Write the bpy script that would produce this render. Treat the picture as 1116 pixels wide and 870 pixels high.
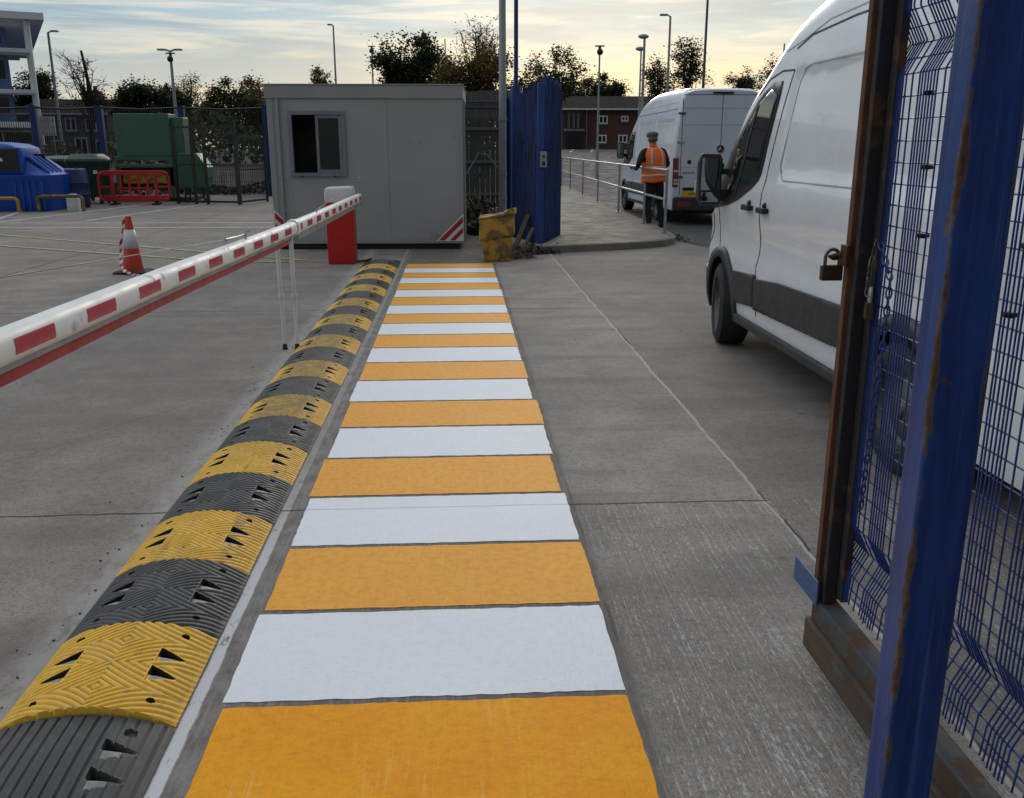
import bpy, bmesh, math, random
import numpy as np
from mathutils import Vector, Matrix
R = math.radians
random.seed(11)
sc = bpy.context.scene
col = sc.collection
for o in list(bpy.data.objects): bpy.data.objects.remove(o)

# ------------------------------------------------------------------ camera, sky, sun, exposure
cd = bpy.data.cameras.new('camera'); cam = bpy.data.objects.new('camera', cd); col.objects.link(cam)
cam.location = (0, 0, 1.65)
cam.rotation_euler = (R(90 - 15.377), 0, R(-3.339))
cd.sensor_fit = 'HORIZONTAL'; cd.sensor_width = 36; cd.lens = 36 * 1000 / 1116.
cd.clip_start = .05; cd.clip_end = 1500
sc.camera = cam
sc.view_settings.view_transform = 'Standard'; sc.view_settings.look = 'None'
sc.view_settings.exposure = 0.32; sc.view_settings.gamma = 1.0
sc.view_settings.use_curve_mapping = False

SUN_AZ, SUN_EL = R(8), R(16)
world = bpy.data.worlds.new("World"); sc.world = world; world.use_nodes = True
wt = world.node_tree; wt.nodes.clear()

def N(nt, t, **kw):
    n = nt.nodes.new('ShaderNode' + t)
    for k, v in kw.items():
        if k.startswith('i_'):
            key = k[2:]
            key = int(key) if key.isdigit() else key.replace('_', ' ')
            s = n.inputs[key]
            if isinstance(v, bpy.types.NodeSocket): nt.links.new(v, s)
            else: s.default_value = v
        else: setattr(n, k, v)
    return n
def math_(nt, op, a, b=0.0, c=0.0, clamp=False):
    n = N(nt, 'Math', operation=op, use_clamp=clamp)
    for i, v in enumerate((a, b, c)):
        if isinstance(v, bpy.types.NodeSocket): nt.links.new(v, n.inputs[i])
        else: n.inputs[i].default_value = v
    return n.outputs[0]
def ramp(nt, v, a, b, lo=0.0, hi=1.0):
    n = N(nt, 'MapRange', interpolation_type='SMOOTHSTEP')
    nt.links.new(v, n.inputs[0]); n.inputs[1].default_value = a; n.inputs[2].default_value = b
    n.inputs[3].default_value = lo; n.inputs[4].default_value = hi
    return n.outputs[0]
def mixc(nt, f, a, b, blend='MIX'):
    n = N(nt, 'Mix', data_type='RGBA', blend_type=blend)
    for v, s in ((f, n.inputs[0]), (a, n.inputs[6]), (b, n.inputs[7])):
        if isinstance(v, bpy.types.NodeSocket): nt.links.new(v, s)
        else: s.default_value = (v if isinstance(v, float) else (*v, 1.0))
    return n.outputs[2]
def noise(nt, vec, scale, detail=4, rough=.55, dist=0.0):
    return N(nt, 'TexNoise', i_Vector=vec, i_Scale=scale, i_Detail=detail, i_Roughness=rough, i_Distortion=dist).outputs[0]
def scaled(nt, vec, s):
    return N(nt, 'Mapping', i_Vector=vec, i_Scale=s).outputs[0]

sky = N(wt, 'TexSky', sky_type='NISHITA', sun_disc=False)
sky.sun_elevation = SUN_EL; sky.sun_rotation = SUN_AZ; sky.air_density = 1.0; sky.dust_density = 2.0
gv = N(wt, 'TexCoord').outputs['Generated']
sep = N(wt, 'SeparateXYZ', i_0=gv)
sx, sy, sz = sep.outputs
el = math_(wt, 'MAXIMUM', sz, 0.0)
cv = scaled(wt, gv, (2.2, 2.2, 21.0))
n1 = noise(wt, cv, 1.6, 6, .6, .5)
n2 = noise(wt, scaled(wt, gv, (3.5, 3.5, 50.0)), 1.5, 5, .6, .8)
cl = ramp(wt, n1, .43, .57)
st = ramp(wt, n2, .42, .62)
# azimuth toward the glow behind the clouds (ahead and slightly right)
az = math_(wt, 'ADD', math_(wt, 'MULTIPLY', sx, math.sin(SUN_AZ)), math_(wt, 'MULTIPLY', sy, math.cos(SUN_AZ)))
glow = ramp(wt, az, .78, 1.0)
lowc = mixc(wt, glow, (5.0, 5.2, 5.0), (6.9, 5.5, 3.1))
highc = mixc(wt, st, (2.5, 3.9, 4.8), (5.0, 5.3, 5.1))
elr = ramp(wt, el, .035, .135)
cc = mixc(wt, elr, lowc, highc)
darkc = mixc(wt, elr, (3.7, 4.1, 4.2), (2.0, 3.0, 3.7))
cc = mixc(wt, math_(wt, 'MULTIPLY', cl, .85), cc, darkc)
dome = mixc(wt, ramp(wt, el, .15, .45), cc, (7.6, 8.1, 8.8))
dome = mixc(wt, .93, sky.outputs[0], dome)
# the half of the sky away from the glow and to the right is darker cloud
side = math_(wt, 'ADD', math_(wt, 'MULTIPLY', sx, -.5), math_(wt, 'MULTIPLY', sy, .85))
dim = ramp(wt, side, -.75, .45, .30, 1.0)
dome = mixc(wt, 1.0, dome, N(wt, 'CombineXYZ', i_0=dim, i_1=dim, i_2=dim).outputs[0], 'MULTIPLY')
bg = N(wt, 'Background', i_Color=dome, i_Strength=0.1)
out = N(wt, 'OutputWorld', i_0=bg.outputs[0])

sd = bpy.data.lights.new('sun', 'SUN'); sun = bpy.data.objects.new('sun', sd); col.objects.link(sun)
sd.energy = 0.6; sd.angle = R(18); sd.color = (1, .88, .72)
dirv = Vector((math.sin(SUN_AZ) * math.cos(SUN_EL), math.cos(SUN_AZ) * math.cos(SUN_EL), math.sin(SUN_EL)))
sun.rotation_euler = dirv.to_track_quat('Z', 'Y').to_euler()

# ------------------------------------------------------------------ materials
M = {}
def newmat(name):
    m = bpy.data.materials.new(name); m.use_nodes = True
    nt = m.node_tree; nt.nodes.clear()
    o = N(nt, 'OutputMaterial'); p = N(nt, 'BsdfPrincipled')
    nt.links.new(p.outputs[0], o.inputs[0]); M[name] = m
    return m, nt, p
def setp(nt, p, **kw):
    for k, v in kw.items():
        s = p.inputs[k.replace('_', ' ')]
        if isinstance(v, bpy.types.NodeSocket): nt.links.new(v, s)
        elif isinstance(v, tuple) and len(v) == 3: s.default_value = (*v, 1.0)
        else: s.default_value = v
def bump(nt, p, h, strength=.3, dist=.01):
    b = N(nt, 'Bump', i_Height=h, i_Strength=strength, i_Distance=dist)
    nt.links.new(b.outputs[0], p.inputs['Normal'])
def gmat(name, c1, c2=None, scale=3.0, rough=.5, metal=0.0, wear=None, wscale=6.0, wth=.62, bmp=0.0, bscale=60.0, spec=.5, stretch=(1, 1, 1), coat=0.0):
    """base colour wandering between c1 and c2, with patches of a third colour where paint has gone or dirt has settled"""
    m, nt, p = newmat(name)
    tc = N(nt, 'TexCoord').outputs['Object']
    v = scaled(nt, tc, stretch)
    c = mixc(nt, ramp(nt, noise(nt, v, scale), .3, .7), c1, c2 or tuple(x * .82 for x in c1))
    r = ramp(nt, noise(nt, v, scale * 2.3), .3, .7, rough * .85, min(1, rough * 1.15))
    if wear:
        w = ramp(nt, noise(nt, v, wscale, 7, .65), wth, wth + .06)
        c = mixc(nt, w, c, wear)
        r = math_(nt, 'ADD', r, math_(nt, 'MULTIPLY', w, .3), clamp=True)
    setp(nt, p, Base_Color=c, Roughness=r, Metallic=metal, Specular_IOR_Level=spec, Coat_Weight=coat)
    if bmp: bump(nt, p, noise(nt, v, bscale, 3), bmp, .004)
    return m

gmat('van_white', (.74, .76, .78), (.69, .71, .73), 2, .26, coat=.5, wear=(.64, .65, .65), wscale=2.0, wth=.62)
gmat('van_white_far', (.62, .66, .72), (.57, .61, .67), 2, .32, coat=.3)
gmat('van_plastic', (.022, .023, .025), (.035, .035, .037), 5, .55, bmp=.1, bscale=200)
gmat('van_seam', (.05, .052, .055), None, 5, .7)
gmat('crease', (.36, .38, .40), None, 5, .5)
gmat('rubber', (.014, .014, .015), (.022, .022, .022), 8, .8, bmp=.2, bscale=90)
gmat('wheel_steel', (.14, .14, .145), (.07, .07, .075), 8, .45, .6)
m, nt, p = newmat('dark_glass'); setp(nt, p, Base_Color=(.006, .009, .010), Roughness=.04, Specular_IOR_Level=.6)
m, nt, p = newmat('mirror'); setp(nt, p, Base_Color=(.28, .31, .31), Roughness=.03, Metallic=1.0)
gmat('tail_red', (.22, .008, .008), (.16, .006, .006), 8, .2, coat=.6)
gmat('lamp_clear', (.55, .55, .55), None, 8, .2, coat=.5)
gmat('plate_yellow', (.75, .48, .03), None, 8, .4)
gmat('black_paint', (.008, .008, .009), (.014, .014, .014), 6, .5)
gmat('chrome', (.55, .55, .55), None, 6, .25, 1.0)
gmat('blue_paint', (.006, .038, .18), (.012, .06, .23), 1.6, .42, wear=(.10, .045, .02), wscale=4, wth=.66, bmp=.12, bscale=70, stretch=(4, 4, .7))
gmat('blue_wire', (.010, .036, .19), (.008, .026, .14), 4, .4)
gmat('blue_tank', (.002, .068, .40), (.002, .055, .33), 3, .36)
gmat('blue_drum', (.003, .018, .11), None, 3, .45)
gmat('blue_rail', (.050, .062, .078), (.060, .056, .048), 4, .65, wear=(.075, .046, .028), wscale=11, wth=.47, bmp=.4, bscale=40)
gmat('timber', (.095, .062, .038), (.055, .042, .03), 4, .8, wear=(.085, .088, .078), wscale=5, wth=.56, bmp=.7, bscale=40, stretch=(3, 1, 3))
gmat('rust', (.14, .055, .022), (.06, .028, .014), 9, .85, bmp=.5, bscale=90, wear=(.20, .10, .05), wscale=12, wth=.6)
gmat('rusty_black', (.012, .013, .020), (.02, .016, .014), 7, .7, wear=(.085, .038, .018), wscale=9, wth=.56, bmp=.3, bscale=80)
gmat('brass_old', (.085, .05, .024), (.05, .032, .018), 14, .5, .5, bmp=.2, bscale=120)
gmat('steel_old', (.16, .155, .14), (.09, .08, .07), 18, .5, .8)
gmat('galvanised', (.36, .37, .38), (.28, .29, .30), 6, .42, .6)
gmat('pole_grey', (.34, .36, .37), (.27, .29, .30), 2, .5, .2)
gmat('pole_dark', (.10, .11, .12), None, 2, .5, .3)
gmat('boom_white', (.78, .79, .77), (.70, .71, .68), 3, .5, wear=(.46, .45, .40), wscale=5, wth=.60)
gmat('boom_red', (.46, .018, .045), (.40, .015, .04), 6, .35)
gmat('boom_rubber_red', (.38, .018, .022), (.30, .016, .02), 6, .5)
gmat('boom_grey', (.33, .33, .31), (.24, .24, .22), 5, .5, .2)
gmat('cabinet_red', (.50, .006, .006), (.44, .006, .006), 3, .4)
gmat('cabinet_white', (.72, .73, .74), None, 3, .4)
gmat('hut_panel', (.33, .35, .335), (.30, .32, .31), 1.2, .5, wear=(.25, .26, .25), wscale=1.5, wth=.62)
gmat('hut_trim', (.30, .315, .315), (.27, .285, .285), 1.5, .45)
gmat('hut_frame', (.20, .22, .25), None, 2, .4)
gmat('dark_room', (.004, .004, .004), None, 2, .9)
gmat('hazard_white', (.72, .72, .72), None, 4, .4)
gmat('hazard_red', (.42, .008, .02), None, 4, .4)
gmat('cone_red', (.55, .045, .018), (.48, .035, .016), 6, .45, wear=(.32, .05, .03), wscale=8, wth=.6)
gmat('cone_white', (.62, .63, .62), (.52, .52, .50), 12, .4)
gmat('tape_red', (.55, .02, .02), None, 4, .5)
gmat('grit_yellow', (.40, .24, .022), (.28, .17, .022), 5, .6, wear=(.15, .10, .04), wscale=5, wth=.50, bmp=.1, bscale=40)
gmat('green_skip', (.050, .135, .085), (.042, .115, .070), 1.5, .5)
gmat('green_bin', (.006, .045, .018), (.005, .035, .015), 3, .45)
gmat('barrier_red', (.50, .018, .012), (.44, .015, .012), 4, .45)
gmat('hoop_yellow', (.50, .27, .02), (.42, .22, .02), 5, .5)
gmat('hoop_dirty', (.20, .13, .04), (.10, .06, .03), 9, .7, wear=(.30, .22, .10), wscale=10, wth=.55)
gmat('white_plastic', (.70, .71, .70), None, 4, .4)
gmat('white_paint_building', (.70, .72, .74), (.64, .66, .68), 1, .5)
gmat('blue_cladding', (.10, .17, .42), (.09, .15, .38), .6, .4)
gmat('dark_window', (.010, .013, .018), None, 2, .15)
gmat('render_grey', (.20, .19, .18), (.15, .14, .14), 1.5, .9, bmp=.3, bscale=30)
gmat('roof_tile', (.014, .013, .012), (.022, .019, .017), 2.5, .95, spec=.08)
gmat('chimney_brick', (.26, .075, .035), None, 6, .9)
gmat('fence_timber', (.050, .048, .045), (.034, .034, .032), 3, .85, stretch=(6, 6, 1))
gmat('fence_timber_light', (.10, .10, .10), (.07, .07, .07), 3, .85, stretch=(6, 6, 1))
gmat('bark', (.035, .028, .022), (.022, .018, .015), 6, .9)
gmat('hiviz_orange', (.95, .17, .010), (.88, .14, .01), 7, .7)
gmat('hiviz_stripe', (.52, .50, .46), None, 7, .4)
gmat('jacket', (.008, .008, .010), (.014, .014, .016), 9, .9)
gmat('trousers', (.007, .007, .009), (.012, .012, .014), 7, .9)
gmat('skin', (.42, .22, .15), (.36, .18, .13), 9, .55)
gmat('cap_grey', (.13, .11, .10), (.09, .08, .075), 40, .9)
gmat('glove', (.015, .017, .016), None, 9, .9)
gmat('path_concrete', (.25, .215, .175), (.195, .17, .14), 1.4, .9, bmp=.4, bscale=60, wear=(.16, .145, .12), wscale=2.5, wth=.58)
gmat('kerb_stone', (.20, .185, .16), (.13, .12, .10), 2.5, .9, bmp=.4, bscale=40)
gmat('asphalt', (.055, .055, .057), (.042, .042, .044), .8, .85, bmp=.5, bscale=90)
gmat('line_white', (.50, .50, .49), (.40, .40, .39), 5, .7, wear=(.20, .19, .18), wscale=9, wth=.56)
gmat('line_yellow', (.46, .37, .17), (.36, .29, .15), 5, .7, wear=(.16, .15, .13), wscale=9, wth=.56)
def leafmat(name, c1, c2):
    m, nt, p = newmat(name)
    tc = N(nt, 'TexCoord').outputs['Object']
    c = mixc(nt, ramp(nt, noise(nt, tc, .9, 4), .3, .7), c1, c2)
    c = mixc(nt, ramp(nt, noise(nt, tc, 6, 2), .4, .7, 0, .5), c, tuple(x * 1.6 for x in c1))
    setp(nt, p, Base_Color=c, Roughness=.6, Specular_IOR_Level=.3)
    tr = N(nt, 'BsdfTranslucent', i_Color=mixc(nt, 1.0, c, (1.5, 1.5, .8), 'MULTIPLY'))
    mx = N(nt, 'MixShader', i_0=.35); nt.links.new(p.outputs[0], mx.inputs[1]); nt.links.new(tr.outputs[0], mx.inputs[2])
    o = [n for n in nt.nodes if n.type == 'OUTPUT_MATERIAL'][0]; nt.links.new(mx.outputs[0], o.inputs[0])
leafmat('leaf_dark', (.030, .045, .020), (.018, .028, .014))
leafmat('leaf_green', (.050, .066, .026), (.034, .046, .02))
leafmat('leaf_autumn', (.115, .072, .022), (.06, .05, .02))
leafmat('leaf_olive', (.062, .060, .026), (.040, .042, .02))
gmat('weed_green', (.030, .038, .016), (.05, .042, .022), 6, .8)
gmat('litter', (.030, .024, .018), (.055, .042, .028), 8, .9)

gmat('gate_blue', (.005, .030, .145), (.010, .050, .20), 1.2, .45, wear=(.016, .024, .045), wscale=2.6, wth=.52, stretch=(5, 5, .8))
gmat('latch_blue', (.045, .10, .22), (.06, .11, .2), 6, .5, wear=(.10, .06, .04), wscale=20, wth=.6)
gmat('pale_wall', (.40, .37, .35), (.32, .29, .27), 1.5, .9, wear=(.24, .21, .19), wscale=3, wth=.58)
# brick
m, nt, p = newmat('brick')
tc = N(nt, 'TexCoord').outputs['Object']
sp = N(nt, 'SeparateXYZ', i_0=tc)
bv = N(nt, 'CombineXYZ', i_0=math_(nt, 'ADD', sp.outputs[0], sp.outputs[1]), i_1=sp.outputs[2]).outputs[0]
bt = N(nt, 'TexBrick', i_Vector=bv, i_Color1=(.105, .044, .029, 1), i_Color2=(.075, .035, .025, 1), i_Mortar=(.12, .09, .07, 1), i_Scale=4.0)
bt.inputs['Mortar Size'].default_value = .012
setp(nt, p, Base_Color=bt.outputs[0], Roughness=.9)

# yard concrete: slabs, aggregate, brushed laitance, cracks, dust beside the hump
m, nt, p = newmat('yard_concrete')
tc = N(nt, 'TexCoord').outputs['Object']
sp = N(nt, 'SeparateXYZ', i_0=tc); X, Y, _ = sp.outputs
wob = math_(nt, 'MULTIPLY', math_(nt, 'SUBTRACT', noise(nt, tc, 1.3, 5, .6), .5), .07)
wob2 = math_(nt, 'MULTIPLY', math_(nt, 'SUBTRACT', noise(nt, tc, 9, 4, .6), .5), .030)
Xw = math_(nt, 'ADD', X, math_(nt, 'ADD', wob, wob2)); Yw = math_(nt, 'ADD', Y, math_(nt, 'ADD', math_(nt, 'MULTIPLY', wob, .5), wob2))
big = noise(nt, tc, .45, 5, .6); mid = noise(nt, tc, 2.6, 6, .65); fine = noise(nt, tc, 22, 5, .7); grit = noise(nt, tc, 210, 3, .7)
right = ramp(nt, X, 1.44, 1.48); left = ramp(nt, X, -1.45, -1.36, 1, 0)
base = mixc(nt, right, (.318, .288, .256), (.250, .225, .198))
base = mixc(nt, left, base, (.276, .246, .217))
base = mixc(nt, ramp(nt, big, .3, .7), base, mixc(nt, 1.0, base, (.72, .72, .73), 'MULTIPLY'))
base = mixc(nt, ramp(nt, mid, .36, .68), base, mixc(nt, 1.0, base, (1.28, 1.27, 1.25), 'MULTIPLY'))
base = mixc(nt, ramp(nt, fine, .45, .70, 0, .55), base, mixc(nt, 1.0, base, (.55, .54, .54), 'MULTIPLY'))
vor = N(nt, 'TexVoronoi', i_Vector=tc, i_Scale=120.0, feature='F1')
chip = ramp(nt, vor.outputs['Distance'], .12, .30, 1, 0)
chipsel = ramp(nt, N(nt, 'SeparateColor', i_0=vor.outputs['Color']).outputs[0], .70, .78)
chip = math_(nt, 'MULTIPLY', chip, chipsel)
base = mixc(nt, math_(nt, 'MULTIPLY', chip, .6), base, (.44, .42, .39))
g2_ = noise(nt, tc, 75, 4, .75)
base = mixc(nt, ramp(nt, g2_, .50, .66, 0, .75), base, mixc(nt, 1.0, base, (.50, .49, .48), 'MULTIPLY'))
base = mixc(nt, ramp(nt, g2_, .34, .46, .6, 0), base, mixc(nt, 1.0, base, (1.35, 1.33, 1.30), 'MULTIPLY'))
base = mixc(nt, ramp(nt, grit, .48, .68, 0, .7), base, (.06, .058, .055))
# pale laitance dragged by the broom along the slab, strongest on the newer near slab
brush = noise(nt, scaled(nt, tc, (170, 26, 1)), 1.0, 3, .75)
brow = noise(nt, scaled(nt, tc, (75, 1.6, 1)), 1.0, 2, .6)
brushp = noise(nt, scaled(nt, tc, (1.6, 1.1, 1)), 1.0, 5, .65)
nearm = ramp(nt, Y, 4.05, 4.10, 1, .10)
zone = math_(nt, 'MULTIPLY', nearm, ramp(nt, X, .46, .56))
bm_ = math_(nt, 'MULTIPLY', math_(nt, 'MULTIPLY', ramp(nt, math_(nt, 'ADD', math_(nt, 'MULTIPLY', brush, .62), math_(nt, 'MULTIPLY', brow, .38)), .515, .575), ramp(nt, brushp, .36, .62, .12, 1)), zone)
bm_ = math_(nt, 'MULTIPLY', bm_, ramp(nt, noise(nt, tc, 38, 4, .7), .40, .56, .15, 1))
base = mixc(nt, math_(nt, 'MULTIPLY', bm_, .85), base, (.56, .555, .54))
groove = ramp(nt, noise(nt, scaled(nt, tc, (110, 1.2, 1)), 1.0, 2), .40, .60)
# dark oily band on the traffic side
oil = math_(nt, 'MULTIPLY', ramp(nt, noise(nt, scaled(nt, tc, (.5, .35, 1)), 1.0, 4), .45, .65), .35)
base = mixc(nt, oil, base, (.13, .122, .115))
ty = noise(nt, scaled(nt, tc, (.35, 2.4, 1)), 1.0, 4, .6)
base = mixc(nt, math_(nt, 'MULTIPLY', ramp(nt, ty, .50, .66), .30), base, (.105, .098, .092))
dr_ = N(nt, 'TexVoronoi', i_Vector=tc, i_Scale=2.3, feature='F1')
dsel = ramp(nt, N(nt, 'SeparateColor', i_0=dr_.outputs['Color']).outputs[1], .62, .70)
dmask = math_(nt, 'MULTIPLY', ramp(nt, math_(nt, 'ADD', dr_.outputs['Distance'], math_(nt, 'MULTIPLY', math_(nt, 'SUBTRACT', fine, .5), .25)), .03, .12, 1, 0), dsel)
base = mixc(nt, math_(nt, 'MULTIPLY', dmask, .45), base, (.07, .066, .062))
pale_ = ramp(nt, noise(nt, tc, 1.1, 6, .7), .60, .74, 0, .35)
base = mixc(nt, pale_, base, (.38, .36, .335))
strip_ = math_(nt, 'MULTIPLY', ramp(nt, Xw, -.86, -.82), ramp(nt, Xw, .51, .57, 1, 0))
base = mixc(nt, math_(nt, 'MULTIPLY', strip_, ramp(nt, noise(nt, scaled(nt, tc, (60, 3, 1)), 1.0, 4, .7), .35, .6, .35, .85)), base, (.115, .102, .092))
# dust at the feet of the hump
dn = noise(nt, scaled(nt, tc, (7, 3.5, 1)), 2.0, 5, .7)
d1 = ramp(nt, math_(nt, 'ABSOLUTE', math_(nt, 'ADD', math_(nt, 'ADD', X, math_(nt, 'MULTIPLY', wob2, .55)), .826)), .016, .024, 1, 0)
d1 = math_(nt, 'MULTIPLY', d1, ramp(nt, dn, .30, .42))
d1 = math_(nt, 'MULTIPLY', math_(nt, 'MULTIPLY', d1, ramp(nt, Y, 3.0, 5.0, .95, .22)), ramp(nt, Y, 1.2, 1.7))
d2 = ramp(nt, math_(nt, 'ABSOLUTE', math_(nt, 'ADD', X, 1.41)), .01, .13, 1, 0)
d2 = math_(nt, 'MULTIPLY', d2, ramp(nt, dn, .34, .56, 0, .9))
base = mixc(nt, math_(nt, 'MULTIPLY', d2, .75), base, (.36, .345, .33))
d3 = math_(nt, 'MULTIPLY', ramp(nt, math_(nt, 'ABSOLUTE', math_(nt, 'ADD', X, .79)), .03, .09, 1, 0), ramp(nt, dn, .35, .65, 0, .5))
base = mixc(nt, d3, base, (.32, .31, .30))
base = mixc(nt, d1, base, (.60, .61, .62))
# darker bare strip between hump and paint, near end
# joints
def line(coord, pos, w, soft):
    return ramp(nt, math_(nt, 'ABSOLUTE', math_(nt, 'SUBTRACT', coord, pos)), w, w + soft, 1, 0)
jm = None
for yy, w in ((4.075, .004), (9.58, .006), (14.25, .008), (20.5, .01), (26.5, .012)):
    l = line(Yw, yy, w, .006)
    jm = l if jm is None else math_(nt, 'MAXIMUM', jm, l)
jm = math_(nt, 'MULTIPLY', jm, ramp(nt, X, 1.46, 1.5, 1, 0))
jx = math_(nt, 'MULTIPLY', line(math_(nt, 'ADD', X, math_(nt, 'MULTIPLY', wob2, .4)), .532, .002, .005), ramp(nt, noise(nt, tc, 3, 3), .40, .62, 0, .55))
jx2 = line(Xw, -6.0, .008, .008)
# wandering cracks on the left slab
crk = math_(nt, 'ABSOLUTE', math_(nt, 'SUBTRACT', math_(nt, 'ADD', math_(nt, 'MULTIPLY', X, .86), math_(nt, 'ADD', math_(nt, 'MULTIPLY', Y, -.5), math_(nt, 'MULTIPLY', wob, 3.0))), -4.55))
crk = math_(nt, 'MULTIPLY', ramp(nt, crk, .002, .010, 1, 0), ramp(nt, X, -1.4, -1.3, .4, 0))
jm = math_(nt, 'MAXIMUM', math_(nt, 'MAXIMUM', jm, jx), math_(nt, 'MAXIMUM', jx2, math_(nt, 'MULTIPLY', crk, .7)))
seal = math_(nt, 'MULTIPLY', line(Xw, 1.46, .006, .007), ramp(nt, noise(nt, tc, 5, 3), .3, .45, .35, .9))
base = mixc(nt, math_(nt, 'MULTIPLY', seal, .9), base, (.46, .44, .40))
slit = math_(nt, 'MULTIPLY', line(Xw, 1.472, .003, .006), ramp(nt, noise(nt, tc, 1.1, 4), .50, .58))
jm = math_(nt, 'MAXIMUM', jm, slit)
base = mixc(nt, math_(nt, 'MULTIPLY', jm, .85), base, (.022, .021, .020))
setp(nt, p, Base_Color=base, Roughness=.88, Specular_IOR_Level=.3)
h = math_(nt, 'ADD', math_(nt, 'MULTIPLY', grit, .5), math_(nt, 'ADD', math_(nt, 'MULTIPLY', fine, .8), math_(nt, 'MULTIPLY', groove, math_(nt, 'MULTIPLY', zone, .8))))
h = math_(nt, 'SUBTRACT', h, math_(nt, 'MULTIPLY', jm, 3.0))
bump(nt, p, h, .45, .004)

def paintmat(name, c1, c2, dust, th):
    m, nt, p = newmat(name)
    tc = N(nt, 'TexCoord').outputs['Object']
    sp = N(nt, 'SeparateXYZ', i_0=tc)
    br = noise(nt, scaled(nt, tc, (75, 2.2, 1)), 1.0, 3, .7)
    pn = noise(nt, tc, 2.2, 5, .6)
    c = mixc(nt, ramp(nt, pn, .35, .65), c1, c2)
    c = mixc(nt, math_(nt, 'MULTIPLY', ramp(nt, br, .52, .66), ramp(nt, noise(nt, tc, 3.1, 4), .42, .66, .0, .6)), c, dust)
    c = mixc(nt, ramp(nt, noise(nt, tc, 190, 2), .66, .74, 0, .35), c, tuple(x * .55 for x in c2))
    if name.startswith('paint_yellow'):
        c = mixc(nt, ramp(nt, sp.outputs[1], 2.5, 3.2, 0, .5), c, (.84, .44, .10))
    c = mixc(nt, ramp(nt, noise(nt, tc, 28, 5, .7), .42, .66, 0, .35 if 'yellow' in name else .14), c, tuple(x * .70 for x in c2))
    joint = ramp(nt, math_(nt, 'ABSOLUTE', math_(nt, 'SUBTRACT', math_(nt, 'ADD', sp.outputs[1], math_(nt, 'MULTIPLY', noise(nt, tc, 8, 3), .02)), 4.085)), .003, .008, 1, 0)
    c = mixc(nt, math_(nt, 'MULTIPLY', joint, .45), c, (.2, .21, .22))
    setp(nt, p, Base_Color=c, Roughness=.62, Specular_IOR_Level=.18 if 'yellow' in name else .3)
    g_ = noise(nt, scaled(nt, tc, (130, 7, 1)), 1.0, 3)
    bump(nt, p, math_(nt, 'ADD', math_(nt, 'MULTIPLY', noise(nt, tc, 60, 4, .7), 1.2), g_), .6, .004)
paintmat('paint_yellow', (.88, .37, .004), (.84, .315, .003), (.90, .50, .10), .5)
paintmat('paint_white', (.79, .825, .86), (.76, .80, .84), (.84, .86, .88), .5)

# moulded rubber of the hump, worn grey-brown along the wheel tracks
def humpmat(name, c1, c2, dirt, amt):
    m, nt, p = newmat(name)
    geo = N(nt, 'NewGeometry'); tc = geo.outputs['Position']
    oi = N(nt, 'ObjectInfo')
    sp = N(nt, 'SeparateXYZ', i_0=tc)
    c = mixc(nt, ramp(nt, noise(nt, tc, 6, 5, .65), .35, .65), c1, c2)
    tracks = math_(nt, 'MULTIPLY', ramp(nt, sp.outputs[1], 4.4, 5.6), ramp(nt, sp.outputs[1], 9.3, 11.5, 1, .55))
    onx = ramp(nt, math_(nt, 'ABSOLUTE', math_(nt, 'ADD', sp.outputs[0], 1.12)), .10, .20, 1, 0)
    f = math_(nt, 'MULTIPLY', math_(nt, 'MULTIPLY', tracks, onx), ramp(nt, noise(nt, tc, 14, 5, .7), .3, .62, .35, 1))
    c = mixc(nt, math_(nt, 'MULTIPLY', f, amt), c, dirt)
    c = mixc(nt, ramp(nt, noise(nt, tc, 30, 4, .7), .52, .70, 0, .45), c, dirt)
    c = mixc(nt, math_(nt, 'MULTIPLY', ramp(nt, noise(nt, scaled(nt, tc, (9, 1.1, 1)), 1.0, 4, .7), .50, .68), ramp(nt, sp.outputs[1], 2.6, 4.5, .25, .7)), c, dirt)
    pt = ramp(nt, geo.outputs['Pointiness'], .505, .56, 0, .6)  # ridge crests painted lighter for contrast
    valley_shade = ramp(nt, geo.outputs['Pointiness'], .44, .495, .75, 0)  # valleys between ridges painted darker, crease shade put into the colour
    c = mixc(nt, valley_shade, c, tuple(x * .35 for x in c1))
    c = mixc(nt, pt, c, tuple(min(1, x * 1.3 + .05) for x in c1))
    setp(nt, p, Base_Color=c, Roughness=.52, Specular_IOR_Level=.45)
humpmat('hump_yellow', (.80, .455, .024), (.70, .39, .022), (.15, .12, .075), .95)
humpmat('hump_yellow_shade', (.05, .034, .008), (.03, .022, .008), (.02, .02, .015), .85)  # darkened yellow: shade painted into the pockets and screw holes
gmat('hump_reflector', (.30, .30, .285), (.15, .15, .14), 25, .5)
humpmat('hump_black', (.048, .049, .050), (.034, .035, .036), (.11, .105, .098), .55)

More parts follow.
